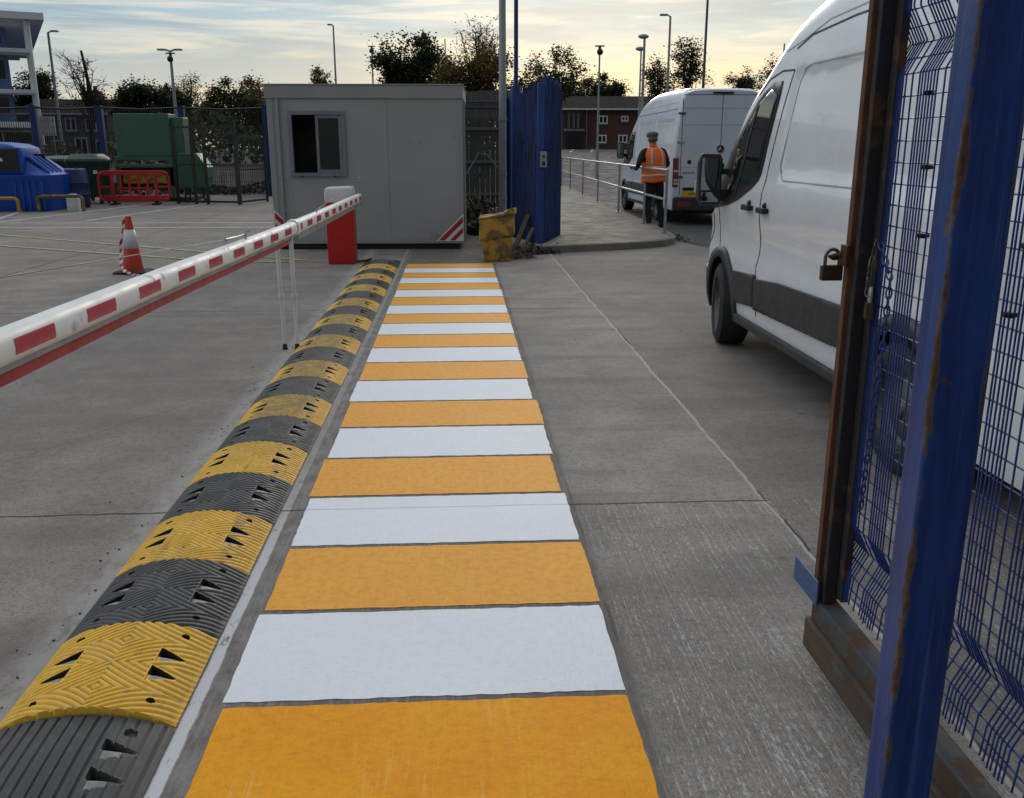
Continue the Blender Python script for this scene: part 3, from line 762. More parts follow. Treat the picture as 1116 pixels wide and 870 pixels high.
# ------------------------------------------------------------------ traffic cone and tape
cone = thing('traffic_cone', (-4.40, 12.75, 0), 'dirty red and white road cone standing on the open yard behind the boom', 'cone')
mb = MB(); mb.loft([[(sx_ * r, sy_ * r, z) for sx_, sy_ in ((-1, -.75), (-.75, -1), (.75, -1), (1, -.75), (1, .75), (.75, 1), (-.75, 1), (-1, .75))] for z, r in ((0, .225), (.025, .225), (.04, .19))]); mb.build('base', 'rubber', cone, bevel=.005)
def cr(z): return .135 - (z - .04) / .72 * .10
def cring(z, d=0): return [((cr(z) + d) * math.cos(a), (cr(z) + d) * math.sin(a), z) for a in np.linspace(0, 2 * math.pi, 24, endpoint=False)]
mb = MB(); mb.loft([cring(z) for z in (.04, .12, .3, .5, .7, .755)] + [[(x * .6, y * .6, .755) for x, y, _ in cring(.755)]]); mb.build('cone_body', 'cone_red', cone, smooth=True)
mb = MB(); mb.loft([cring(z, .003) for z in (.33, .45, .58)], caps=False); mb.build('reflective_sleeve', 'cone_white', cone, smooth=True, solid=.003)
mb = MB(); pts = [(-.045, -.02, .76), (-.07, -.03, .60), (-.125, -.03, .38), (-.13, -.06, .22), (-.10, -.16, .10), (-.02, -.26, .05), (.10, -.34, .02), (.18, -.36, .012)]
dense = []
for i in range(len(pts) - 1):
    for k in range(6): dense.append(Vector(pts[i]).lerp(Vector(pts[i + 1]), k / 6))
dense.append(Vector(pts[-1]))
for i in range(len(dense) - 1):
    a, b_ = dense[i], dense[i + 1]; tw = .5 * math.sin(i * .7)
    w = Vector((.02 * math.cos(tw), .02 * math.sin(tw), .012))
    mb.add([a - w, a + w, b_ + w, b_ - w], [(0, 1, 2, 3)], (i // 2) % 2)
tp = mb.build('barrier_tape', ['white_plastic', 'tape_red'], solid=.0015); tp.location = (-4.40, 12.75, 0)
tag(tp, 'red and white barrier tape tied to the cone top and trailing onto the ground', 'tape')

# ------------------------------------------------------------------ grit bin
gb = thing('grit_bin', (.59, 13.9, 0), 'dirty yellow two part grit bin with sloping lid beside the blue gates', 'grit bin', R(-4))
mb = MB(); mb.loft([[(sx_ * w, sy_ * d, z) for sx_, sy_ in ((-1, -1), (1, -1), (1, 1), (-1, 1))] for z, w, d in ((0, .195, .20), (.36, .225, .225))]); mb.build('body', 'grit_yellow', gb, bevel=.02, seg=3)
mb = MB(); mb.loft([[(-.25, -.25, .30), (.25, -.25, .39), (.25, .25, .39), (-.25, .25, .30)], [(-.265, -.265, .335), (.265, -.265, .425), (.265, .265, .425), (-.265, .265, .335)], [(-.255, -.255, .615), (.255, -.255, .70), (.255, .255, .70), (-.255, .255, .615)]]); mb.build('upper_section', 'grit_yellow', gb, bevel=.015, seg=3)
mb = MB(); mb.loft([[(-.27, -.27, .618), (.12, -.27, .668), (.12, .27, .668), (-.27, .27, .618)], [(-.27, -.27, .648), (.12, -.27, .70), (.12, .27, .70), (-.27, .27, .648)]])
mb.loft([[(.11, -.275, .675), (.29, -.275, .705), (.29, .275, .705), (.11, .275, .675)], [(.10, -.27, .72), (.23, -.27, .795), (.29, .27, .765), (.10, .27, .72)]])
mb.build('lid', 'grit_yellow', gb, bevel=.012, seg=2)

# ------------------------------------------------------------------ folded blue gates and posts
def pale(mb, x, z0, z1, w=.075, y=0):
    """W-section steel pale with a pointed top"""
    prof = [(-w / 2, .0), (-w / 4, -.034), (0, 0), (w / 4, -.034), (w / 2, 0)]
    a = [(x + u, y + v, z0) for u, v in prof]; tops = [z1 - .09, z1 - .03, z1 + .04, z1 - .03, z1 - .09]
    b_ = [(x + u, y + v, t) for (u, v), t in zip(prof, tops)]
    mb.loft([a, b_], closed=False, caps=False)
def gate_leaf(name, x0, y0, x1, y1, z0, z1a, z1b, label, gap=.098):
    g = thing(name, (x0, y0, 0), label, 'gate', math.atan2(y1 - y0, x1 - x0))
    Lg = math.hypot(x1 - x0, y1 - y0); n_ = int(Lg / gap)
    rn = random.Random(len(label))
    for i in range(n_ + 1):
        t = i / n_
        mb = MB(); pale(mb, Lg * t, z0, z1a + (z1b - z1a) * t + rn.uniform(-.03, .04), gap * rn.uniform(.80, .9))
        mb.build('pale', 'gate_blue', g, solid=.003)
    for z in (z0 + .18, (z0 + z1a) / 2, min(z1a, z1b) - .25):
        mb = MB(); mb.bb(-.03, Lg + .03, .004, .05, z, z + .05); mb.build('rail', 'blue_paint', g)
    for x in (-.045, Lg + .045):
        mb = MB(); mb.bb(x - .03, x + .03, -.015, .052, z0 - .03, (z1a if x < 0 else z1b) - .02); mb.build('stile', 'blue_paint', g)
    return g, Lg
gate_leaf('palisade_gate', 1.04, 16.55, 1.30, 15.35, .10, 2.48, 2.62, 'blue steel palisade gate leaf folded back behind the lock post', .10)
g2, Lg2 = gate_leaf('palisade_gate', 1.44, 15.35, 1.80, 16.6, .12, 2.72, 2.66, 'blue steel palisade gate leaf facing the footpath with ivy stains', .10)
post = thing('gate_post', (1.345, 15.18, 0), 'square blue steel gate post with pale grey lock box between folded gates', 'post')
mb = MB(); mb.bb(-.055, .055, -.055, .055, 0, 2.62); mb.build('shaft', 'blue_paint', post, bevel=.006)
mb = MB(); mb.bb(-.015, .095, -.10, -.0555, 1.33, 1.575); lb = mb.build('lock_box', 'galvanised', post, bevel=.008)
mb = MB(); mb.tube([(.04, -.102, 1.50), (.04, -.112, 1.50)], .022, 10); mb.bb(.015, .065, -.106, -.1005, 1.36, 1.42); mb.build('lock_slot', 'black_paint', lb)
gp = thing('signal_pole', (1.10, 17.6, 0), 'thin tall blue pole rising beside the folded blue gates', 'pole')
mb = MB(); mb.tube([(0, 0, 0), (0, 0, 2.72)], .095, 12); mb.build('lower_sleeve', 'blue_paint', gp, smooth=True)
mb = MB(); mb.tube([(0, 0, 2.72), (0, 0, 5.2)], [.04, .036], 10); mb.build('upper_shaft', 'blue_wire', gp, smooth=True)
cp = thing('column_pole', (.84, 17.3, 0), 'tall thick galvanised pole with strap bands left of the blue gates', 'pole')
mb = MB(); mb.tube([(0, 0, 0), (0, 0, 5.6)], [.075, .055], 14); mb.build('shaft', 'pole_grey', cp, smooth=True)
for z in (2.1, 1.15, .7):
    mb = MB(); mb.tube([(0, 0, z), (0, 0, z + .04)], .082, 14); mb.build('strap', 'galvanised', cp)
bl = thing('sheet_fence', (.98, 18.2, 0), 'dark blue steel sheet fence panel behind the tall galvanised pole', 'fence', 0)
mb = MB()
for i in range(5): pale(mb, -.1 + .1 * i, .05, 2.55, .095)
mb.build('pale_panel', 'gate_blue', bl, solid=.003)
mb = MB(); mb.bb(-.16, .36, .01, .05, .5, .56); mb.bb(-.16, .36, .01, .05, 2.0, 2.06); mb.build('rail', 'blue_paint', bl)

# litter, leaves and weeds gathered at the foot of the gates
def scatter(name, pts, mat, n_, size, hmax, seed, label, cat=None, up=False):
    rn = random.Random(seed); mb = MB()
    for _ in range(n_):
        cx, cy, rx, ry = rn.choice(pts)
        a = rn.uniform(0, 6.28); r = math.sqrt(rn.random())
        x, y = cx + rx * r * math.cos(a), cy + ry * r * math.sin(a); z = .01 + hmax * rn.random()**2 * (1 - r * .8)
        s = size * rn.uniform(.5, 1.4)
        q = Matrix.Rotation(rn.uniform(0, 6.28), 4, 'Z') @ Matrix.Rotation(rn.uniform(.3, 1.5) if up else rn.uniform(-.5, .5), 4, 'X')
        mb.add([(-s * .4, 0, 0), (s * .4, 0, 0), (s * .25, s, 0), (-s * .25, s, 0)], [(0, 1, 2, 3)], 0, Matrix.Translation((x, y, z)) @ q)
    return tag(mb.build(name, mat, recalc=False), label, cat, kind='stuff')
scatter('leaf_litter', [(1.0, 14.7, .35, .3), (1.35, 14.75, .3, .18), (1.05, 15.4, .25, .5), (.95, 14.2, .25, .25), (1.7, 15.1, .25, .15)], 'litter', 900, .05, .16, 5, 'dead leaves and dirt heaped at the foot of the blue gates', 'litter')
scatter('weeds', [(.45, 18.6, .5, .8), (.55, 20.5, .7, 1.0), (.5, 22.5, .6, .8)], 'weed_green', 1500, .12, .55, 6, 'weeds growing on the strip right of the grey cabin', 'weeds', True)
scatter('verge_grass', [(4.05, 16.6, .12, .35), (4.1, 17.4, .12, .5)], 'weed_green', 70, .035, .03, 8, 'tufts of grass at the kerb under the handrail end', 'grass', True)
rnd3 = random.Random(21); mb = MB()
for _ in range(80):
    if rnd3.random() < .7: x, y = -1.40 - abs(rnd3.gauss(0, .05)), rnd3.uniform(2.2, 9)
    else: x, y = rnd3.uniform(-4.5, 3.0), rnd3.uniform(2.3, 10)
    if -1.38 < x < .52: continue
    k = rnd3.uniform(.002, .0065); mb.box((x, y, k * .4), (k * 1.6, k, k * .8), 0, (rnd3.uniform(0, 3), rnd3.uniform(-.4, .4), 0))
tag(mb.build('grit', 'litter'), 'loose dark grit and crumbs scattered on the concrete beside the hump', kind='stuff')
# planks leaning against the gates
for i, (a, b_, lab) in enumerate((((.92, 15.15, .02), (1.18, 15.55, .55), 'dark weathered board leaning against the folded blue gates'), ((1.02, 14.75, .03), (1.22, 15.05, .38), 'short broken timber stake propped at the foot of the lock post'))):
    mb = MB(); mb.bar(a, b_, .09 - .03 * i, .025); tag(mb.build('leaning_board', 'timber'), lab, 'board')

# ------------------------------------------------------------------ fence right of the hut
def board_fence(name, x0, x1, y, z0, z1, mat, label, bw=.125):
    f = thing(name, ((x0 + x1) / 2, y, 0), label, 'fence')
    n_ = int((x1 - x0) / bw); w = (x1 - x0) / n_; mb = MB(); rn = random.Random(9)
    for i in range(n_):
        mb.bb(-(x1 - x0) / 2 + w * i + .003, -(x1 - x0) / 2 + w * (i + 1) - .003, rn.uniform(-.006, .006) - .012, .012, z0, z1 + rn.uniform(-.015, .015))
    mb.build('boards', mat, f)
    mb = MB()
    for z in (z0 + .3, (z0 + z1) / 2, z1 - .3): mb.bb(-(x1 - x0) / 2, (x1 - x0) / 2, -.07, -.022, z, z + .07)
    mb.build('rails', 'fence_timber_light', f)
    return f
board_fence('board_fence', -.6, 1.5, 24.0, .15, 2.35, 'fence_timber', 'dark timber board fence between the grey cabin and the blue gates')
board_fence('board_fence', -.6, 1.5, 24.25, 2.30, 3.0, 'fence_timber_light', 'paler grey board screen rising above the dark timber fence')
zz = MB(); zz.tube([(.25, 23.2, 1.0), (.55, 23.2, 1.5), (.75, 23.2, 1.45), (1.0, 23.2, 1.15)], .02, 6)
tag(zz.build('bent_rail', 'pole_dark'), 'bent grey tube rail in front of the dark timber fence', 'rail')

# ------------------------------------------------------------------ handrail along the footpath
hr = thing('handrail', (3.80, 16.9, .115), 'galvanised two bar pedestrian handrail along the kerb of the footpath', 'railing')
def hrp(y): return (3.80 + (y - 16.9) * .0205 - 3.80, y - 16.9)
HP = [16.9, 19.1, 22.6, 26.6, 30.4, 34.5, 38.0]
mb = MB()
for z in (1.12, .60):
    mb.tube([(*hrp(y), z) for y in (16.9, 22, 30, 38)], .024, 8)
mb.build('rail', 'galvanised', hr, smooth=True)
for y in HP:
    mb = MB(); mb.tube([(*hrp(y), -.02), (*hrp(y), 1.135)], .026, 8); mb.build('post', 'galvanised', hr, smooth=True)
    mb = MB(); mb.tube([(*hrp(y), 0), (*hrp(y), .015)], .06, 10); mb.build('foot_flange', 'galvanised', hr)
# ------------------------------------------------------------------ vans
def make_van(name, loc, rz, label, c):
    L_, lead, HWm = c['L'], c['lead'], c['hw']
    t = thing(name, loc, label, 'van', rz)
    white = c['white']
    def plan(s):
        a = lerp(c['plan'], s)
        e = L_ - s
        return a * lerp([(0, .955), (.02, .985), (.08, 1.0)], e)
    recs = c['recess']
    def sstep(x): x = min(max(x, 0), 1); return x * x * (3 - 2 * x)
    def hw(s, z):
        w = HWm * plan(s) * smooth_lerp(c['W'], z)
        for s0, s1, z0, z1, dep, soft in recs:
            w -= dep * sstep((s - s0) / soft) * sstep((s1 - s) / soft) * sstep((z - z0) / soft) * sstep((z1 - z) / soft)
        return w
    def prof(s): return smooth_lerp(c['prof'], s)
    def T(s, xn): return prof(s + lead * (1 - xn * xn) * (1 if s < 3 else 1)) + .035 * (1 - xn * xn) * min(1, s)
    zb = c['zb']
    def section(s):
        te = T(s, 1.0)
        r = min(lerp([(0, .06), (.5, .10), (1.2, .10), (2.4, .17), (9, .17)], s), (te - zb) * .5)
        ze = te - r
        pts = [(0.0, zb), (hw(s, zb) * .55, zb)]
        for k in range(44):
            z = zb + (ze - zb) * k / 43; pts.append((hw(s, z), z))
        w0 = hw(s, ze); w2 = w0 - r * 1.15; xn2 = w2 / max(w0, 1e-3)
        p0, p1, p2 = (w0, ze), (w0 - .012 - r * .12, te - r * .10 + (T(s, xn2) - te) * .3), (w2, T(s, xn2))
        for k in range(1, 9):
            q = k / 8
            pts.append(tuple((1 - q)**2 * a + 2 * q * (1 - q) * b_ + q * q * d for a, b_, d in zip(p0, p1, p2)))
        for k in range(1, 9):
            x = w2 * (1 - k / 8); pts.append((x, T(s, x / max(w0, 1e-3))))
        return pts
    st_ = sorted(set([0, .02, .05, .09, .14, .2, .28] + [round(.35 + .032 * k, 4) for k in range(int((L_ - .45) / .032))] + [L_ - .08, L_ - .04, L_ - .015, L_]))
    rings = []
    for s in st_:
        h = section(s); y = L_ / 2 - s
        rings.append([(x, y, z) for x, z in h] + [(-x, y, z) for x, z in reversed(h[1:-1])])
    mb = MB(); mb.loft(rings)
    body = mb.build('body', [white, 'black_paint'], t)
    # wheel arches
    cut = MB()
    for s in c['axles']:
        for sg in (-1, 1):
            cut.tube([(sg * .55, L_ / 2 - s, .345), (sg * 1.4, L_ / 2 - s, .345)], .415, 40)
    co = cut.build('cutter', ['black_paint', 'black_paint'])
    co.data.polygons.foreach_set('material_index', [1] * len(co.data.polygons))
    co.parent = t
    bo = body.modifiers.new('arch', 'BOOLEAN'); bo.operation = 'DIFFERENCE'; bo.object = co; bo.solver = 'EXACT'
    bpy.context.view_layer.update()
    me = bpy.data.meshes.new_from_object(body.evaluated_get(bpy.context.evaluated_depsgraph_get()))
    body.modifiers.clear(); body.data = me
    bpy.data.objects.remove(co)
    me.polygons.foreach_set('use_smooth', [True] * len(me.polygons)); me.set_sharp_from_angle(angle=R(32))
    Yl = lambda s: L_ / 2 - s
    def patch(nm, poly, mat, sg, off=.004, parent=t, rows=18, cols=10, solid=.004, smooth=True):
        z0, z1 = min(p[1] for p in poly), max(p[1] for p in poly); g = []
        for k in range(rows + 1):
            z = z0 + (z1 - z0) * (k + .001) / (rows + .002); xs = []
            for i in range(len(poly)):
                (sa, za), (sb, zb_) = poly[i], poly[(i + 1) % len(poly)]
                if (za - z) * (zb_ - z) <= 0 and za != zb_: xs.append(sa + (sb - sa) * (z - za) / (zb_ - za))
            a, b_ = min(xs), max(xs)
            g.append([(sg * (hw(a + (b_ - a) * q / cols, z) + off), Yl(a + (b_ - a) * q / cols), z) for q in range(cols + 1)])
        mb = MB(); mb.loft(g, closed=False, caps=False)
        return mb.build(nm, mat, parent, smooth=smooth, solid=solid)
    def strip(mb, path, w, sg, off=.0015, n=6):
        dense = []
        for (a, b_) in zip(path, path[1:]):
            for k in range(n): dense.append((a[0] + (b_[0] - a[0]) * k / n, a[1] + (b_[1] - a[1]) * k / n))
        dense.append(path[-1]); va, vb = [], []
        for i, p_ in enumerate(dense):
            q0, q1 = dense[max(i - 1, 0)], dense[min(i + 1, len(dense) - 1)]
            dx, dz = q1[0] - q0[0], q1[1] - q0[1]; l = math.hypot(dx, dz) or 1; nx, nz = -dz / l * w / 2, dx / l * w / 2
            for arr, s_ in ((va, 1), (vb, -1)):
                s, z = p_[0] + nx * s_, p_[1] + nz * s_
                arr.append((sg * (hw(s, z) + off), Yl(s), z))
        mb.loft([va, vb], closed=False, caps=False)
    for sg in (-1, 1):
        fr = patch('side_window', c['win_frame'], 'black_paint', sg, .004)
        gl = patch('pane', c['win'], 'dark_glass', sg, .008, fr)
        mb = MB(); strip(mb, c['win_bar'], .035, sg, .013); mb.build('window_bar', 'black_paint', fr, solid=.003)
        mb = MB()
        for path in c['seams']: strip(mb, path, .012, sg, .002)
        mb.build('door_seam', 'van_seam', t, solid=.002)
        mb = MB()
        for path in c['creases']: strip(mb, path, .009, sg, .0015)
        mb.build('panel_crease', 'crease', t, solid=.002)
        for poly in c['mouldings']: patch('side_moulding', poly, 'van_plastic', sg, .016, rows=8, cols=14, solid=.02)
        for (s, z) in c['handles']:
            mb = MB()
            x = sg * (hw(s, z) + .03)
            mb.box((x, Yl(s), z), (.035, .17, .042)); mb.box((x - sg * .02, Yl(s) + .06, z), (.035, .03, .035)); mb.box((x - sg * .02, Yl(s) - .06, z), (.035, .03, .035))
            mb.sphere((x - sg * .025, Yl(s), z + .035), .022, 8, 5)
            mb.build('door_handle', 'black_paint', t, bevel=.008)
        # arch trim
        ax = c['axles'][0]
        for a_ in c['axles']:
            mb = MB(); pth = [(a_ + .445 * math.cos(q), .345 + .445 * math.sin(q)) for q in np.linspace(R(-12), R(192), 25)]
            strip(mb, pth, .085, sg, .012, 1); mb.build('arch_trim', 'van_plastic', t, solid=.022, smooth=True)
        mb = MB(); x = sg * hw(2.5, .33)
        mb.bb(x - sg * .04, x + sg * .035, Yl(c['axles'][0] + .47), Yl(c['axles'][1] - .47), .275, .345)
        mb.build('sill_step', 'van_plastic', t, bevel=.015)
        # mirror
        ms, mz, mw, mh = c['mirror']; x0 = sg * (hw(ms, mz) + .03)
        mb = MB(); ringsm = []
        for yy, k in ((.10, .55), (.07, .85), (.0, 1.0), (-.05, 1.0)):
            ringsm.append([(x0 + sg * (mw / 2 + .03) + sg * mw / 2 * k * cx, Yl(ms) + yy, mz + mh / 2 * k * cz) for cx, cz in ((-.8, -1), (.6, -1), (1, -.75), (1, .7), (.75, 1), (-.75, 1), (-1, .8), (-1, -.8))])
        mb.loft(ringsm); mi_ = mb.build('wing_mirror', 'van_plastic', t, bevel=.012)
        mb = MB(); mb.bb(x0 - sg * .06, x0 + sg * .06, Yl(ms) - .02, Yl(ms) + .05, mz - mh * .42, mz - mh * .18); mb.build('mirror_arm', 'van_plastic', mi_, bevel=.01); mb = MB(); mb.bb(x0 - sg * .05, x0 + sg * .06, Yl(ms) - .01, Yl(ms) + .04, mz + mh * .10, mz + mh * .22); mb.build('mirror_arm', 'van_plastic', mi_, bevel=.01)
        mb = MB(); cxm = x0 + sg * (mw / 2 + .03)
        mb.bb(cxm - mw * .39, cxm + mw * .39, Yl(ms) - .056, Yl(ms) - .0505, mz - mh * .20, mz + mh * .42); mb.bb(cxm - mw * .36, cxm + mw * .36, Yl(ms) - .056, Yl(ms) - .0505, mz - mh * .43, mz - mh * .24); mb.build('mirror_glass', 'mirror', mi_)
        mb = MB(); mb.bb(cxm + sg * mw * .46, cxm + sg * mw * .53, Yl(ms) + .0, Yl(ms) + .05, mz - mh * .25, mz - mh * .02); mb.build('indicator', 'lamp_clear', mi_)
        patch('headlight', [(.10, .78), (.16, 1.0), (.55, 1.10), (.5, .92), (.3, .80)], 'lamp_clear', sg, .006)
    # front bumper, grille, windscreen
    def wrap(nm, z0, z1, smax, mat, off=.012, nz=6):
        cols_ = [(-1, s) for s in np.linspace(smax, 0, 10)] + [(0, q) for q in np.linspace(-.9, .9, 9)] + [(1, s) for s in np.linspace(0, smax, 10)]
        g = []
        for k in range(nz + 1):
            z = z0 + (z1 - z0) * k / nz
            g.append([((a * (hw(s, z) + off), Yl(s) + (off if s == 0 else 0), z) if a else (s * hw(0, z), Yl(0) + off, z)) for a, s in cols_])
        mb = MB(); mb.loft(g, closed=False, caps=False); return mb.build(nm, mat, t, smooth=True, solid=.012)
    wrap('front_bumper', zb + .01, .60, c['axles'][0] - .46, 'van_plastic')
    wrap('grille', .62, .74, .12, 'black_paint', .006, 2)
    ws0, ws1 = c['screen']; g = []
    for k in range(13):
        q = ws0 + (ws1 - ws0) * k / 12; row = []
        for j in range(15):
            xn = -.86 + 1.72 * j / 14; s = q - lead * (1 - xn * xn); zz_ = T(s, xn)
            row.append((xn * hw(max(s, .5), zz_ - .12), Yl(s) + .012, zz_ + .012))
        g.append(row)
    mb = MB(); mb.loft(g, closed=False, caps=False); mb.build('windscreen', 'dark_glass', t, smooth=True, solid=.004)
    # wheels
    for s in c['axles']:
        for sg in (-1, 1):
            w = bpy.data.objects.new('wheel', None); col.objects.link(w); w.parent = t; w.location = (sg * (HWm * .985 - .095), Yl(s), .345); w.scale = (1.12, 1, 1)
            if s < 2: w.rotation_euler = (0, 0, R(c.get('steer', 0)))
            def lathe(prof, n=40):
                return [[(sg * px, pr * math.cos(2 * math.pi * j / n), pr * math.sin(2 * math.pi * j / n)) for px, pr in prof] for j in range(n)]
            def spin(prof, mat, nm):
                rr = lathe(prof); mb = MB(); n = len(rr); k = len(prof)
                vs = [p_ for r_ in rr for p_ in r_]
                mb.add(vs, [(i * k + j, ((i + 1) % n) * k + j, ((i + 1) % n) * k + (j + 1) % k, i * k + (j + 1) % k) for i in range(n) for j in range(k)])
                return mb.build(nm, mat, w, smooth=35)
            spin([(-.11, .22), (-.115, .30), (-.095, .338), (-.06, .345), (.06, .345), (.095, .338), (.115, .30), (.112, .235), (.095, .215), (-.09, .21)], 'rubber', 'tyre')
            rim = spin([(.085, .222), (.10, .215), (.06, .20), (.045, .17), (.075, .11), (.075, .06), (.09, .05), (.09, .01), (-.05, .01), (-.05, .22)], 'wheel_steel', 'rim')
    # underside
    mb = MB(); mb.bb(-.7, .7, -L_ / 2 + .3, L_ / 2 - .5, .22, zb + .02); mb.build('chassis', 'black_paint', t)
    # rear
    yr = -L_ / 2
    zt = prof(L_) - .05
    def rear(nm, x0, x1, z0, z1, mat, d=.006, parent=t, bev=0): 
        mb = MB(); mb.bb(x0, x1, yr - d, yr + .02, z0, z1); return mb.build(nm, mat, parent, bevel=bev)
    mb = MB(); mb.bb(-HWm * .97, HWm * .97, yr - .09, yr + .25, zb - .02, .60); mb.build('rear_bumper', 'van_plastic', t, bevel=.03)
    mb = MB()
    def rline(x0, z0, x1, z1, w=.012):
        if x0 == x1: mb.bb(x0 - w / 2, x0 + w / 2, yr - .003, yr + .01, z0, z1)
        else: mb.bb(x0, x1, yr - .003, yr + .01, z0 - w / 2, z0 + w / 2)
    rline(0, .62, 0, zt); ew = HWm * .83
    rline(-ew, .64, -ew, zt - .1); rline(ew, .64, ew, zt - .1); rline(-ew, zt - .01, ew, zt - .01)
    mb.build('rear_door_seam', 'van_seam', t)
    mb = MB()
    for z in (zt - .28, zt - .62, 1.21):
        for a, b_ in ((-ew + .02, -.02), (.02, ew - .02)):
            mb = MB(); mb.bb(a, b_, yr - .002, yr + .01, z - .006, z + .006); mb.build('rear_panel_crease', 'crease', t)
    for sg in (-1, 1):
        for z in (1.0, 1.72, 2.3):
            mb = MB(); mb.bb(sg * (ew - .06), sg * (ew + .10), yr - .02, yr + .01, z, z + .045); mb.build('door_hinge', 'pole_dark' if z != 1.72 else 'crease', t, bevel=.005)
        lamp = MB()
        x1 = sg * HWm * .985
        lamp.bb(x1, sg * (ew + .035), yr - .012, yr + .07, .80, 1.42); lm = lamp.build('tail_light', 'tail_red', t, bevel=.02)
        for z in (.86, .93, 1.12): 
            mb = MB(); mb.bb(sg * HWm * .97, sg * (ew + .05), yr - .016, yr, z, z + .045); mb.build('lens', 'lamp_clear', lm)
        rear('rear_reflector', sg * .62, sg * .92, .40, .50, 'tail_red', .096)
    mb = MB(); mb.bb(-.22, .22, yr - .02, yr + .01, zt + .005, zt + .05); mb.build('brake_light', 'black_paint', t, bevel=.01)
    mb = MB(); mb.tube([(-.66, yr - .008, 1.33), (-.66, yr + .01, 1.33)], .045, 14); mb.build('door_lock', 'black_paint', t)
    rear('plate_recess', -.78, -.38, .735, .80, 'black_paint', .012)
    pl = rear('number_plate', -.79, -.27, .60, .72, 'plate_yellow', .014)
    text_mesh('plate_text', c['plate'] or ' ', .098, 'black_paint', pl, (-.53, yr - .0152, .66), (R(90), 0, 0), .0006, sx=1.0)
    mb = MB(); mb.bb(.04, .10, yr - .03, yr + .01, 1.08, 1.30); mb.build('rear_handle', 'black_paint', t, bevel=.01)
    if c.get('badge'):
        ring = []
        mb = MB(); n = 28
        mb.tube([(0, yr - .006, 1.60), (0, yr + .005, 1.60)], .085, 28); bd = mb.build('emblem', 'black_paint', t)
        mb = MB(); mb.tube([(.080 * math.cos(a), yr - .010, 1.60 + .080 * math.sin(a)) for a in np.linspace(0, 2 * math.pi, 29)], .007, 6)
        for k in range(3):
            a = R(90 + 120 * k); ca, sa = math.cos(a), math.sin(a)
            mb.add([(.078 * ca, yr - .0075, 1.60 + .078 * sa), (-.014 * sa, yr - .0075, 1.60 + .014 * ca), (0, yr - .018, 1.60), (.014 * sa, yr - .0075, 1.60 - .014 * ca)], [(0, 1, 2), (0, 2, 3)])
        mb.build('emblem_star', 'chrome', bd)
        text_mesh('rear_lettering', c['badge'], .062, 'pole_dark', t, (-.66, yr - .003, 1.10), (R(90), 0, 0), .001, sx=1.0)
    return t
W1 = [(.25, .955), (.36, .985), (.50, .995), (.74, 1.0), (.82, .986), (.98, .976), (1.08, .988), (1.2, 1.0), (1.32, .997), (1.42, .976), (1.7, .955), (2.0, .928), (2.3, .89), (2.55, .845), (2.75, .80), (3, .78)]
N1 = 8.70
def sz_(pts): return [(N1 - y, z) for y, z in pts]
van1 = dict(L=5.55, lead=.34, hw=1.03, white='van_white', zb=.30, W=W1,
    plan=[(0, .66), (.06, .78), (.15, .87), (.3, .935), (.5, .975), (.8, .992), (1.1, 1.0), (20, 1.0)],
    prof=[(0, .66), (.1, .88), (.25, 1.02), (.45, 1.15), (.62, 1.27), (.84, 1.58), (1.27, 2.02), (1.55, 2.20), (1.75, 2.34), (2.0, 2.49), (2.4, 2.62), (2.9, 2.71), (3.5, 2.74), (5.0, 2.72), (5.45, 2.69), (5.55, 2.64)],
    recess=[(2.14, 3.55, 1.43, 2.17, .020, .045), (3.68, 5.2, 1.43, 2.17, .020, .045), (-1, 9, .80, 1.02, .006, .06)],
    win_frame=sz_([(6.75, 2.10), (6.755, 2.0), (6.93, 1.42), (7.07, 1.335), (7.5, 1.20), (8.12, 1.13), (8.17, 1.17), (7.76, 1.62), (7.20, 2.02), (6.95, 2.10)]),
    win=sz_([(6.80, 2.05), (6.80, 2.02), (6.975, 1.45), (7.10, 1.375), (7.52, 1.25), (7.70, 1.24), (7.55, 1.70), (7.19, 1.965), (6.95, 2.055)]),
    win_bar=sz_([(7.19, 1.97), (7.31, 1.72), (7.44, 1.28)]),
    seams=[sz_([(6.56, 2.16), (6.66, 1.9), (6.785, 1.5), (6.83, 1.12), (6.83, .78), (6.77, .40)]), sz_([(7.95, 1.15), (7.97, .95), (7.88, .80), (7.70, .70)]), sz_([(6.56, 2.16), (6.8, 2.17), (7.05, 2.13), (7.25, 2.03)]),
           [(2.1, 2.30), (2.35, 2.365), (3.0, 2.40), (4.5, 2.42), (5.4, 2.42)], [(3.62, .42), (3.62, 2.3)]],
    creases=[[(2.26, 1.42), (2.17, 1.46), (2.15, 1.52), (2.19, 1.85), (2.24, 2.08), (2.32, 2.15), (2.45, 2.175), (3.5, 2.17)], [(2.26, 1.42), (3.5, 1.42)], [(1.9, 2.30), (2.2, 2.345), (2.6, 2.43), (3.2, 2.455), (5.4, 2.47)]],
    mouldings=[sz_([(7.26, .44), (6.80, .46), (6.80, .715), (7.35, .70)]), sz_([(6.775, .46), (4.84, .51), (4.84, .765), (6.775, .715)])],
    handles=[(N1 - 7.06, 1.20), (N1 - 6.70, 1.20)], axles=(N1 - 7.76, N1 - 4.44), mirror=(.92, 1.385, .20, .42), screen=(.66, 1.60), plate='', steer=-9)
make_van('parked_van', (3.27, N1 - van1['L'] / 2, 0), 0, 'white high roof panel van with black side mouldings parked close behind the blue mesh gate', van1)
L2 = 6.2
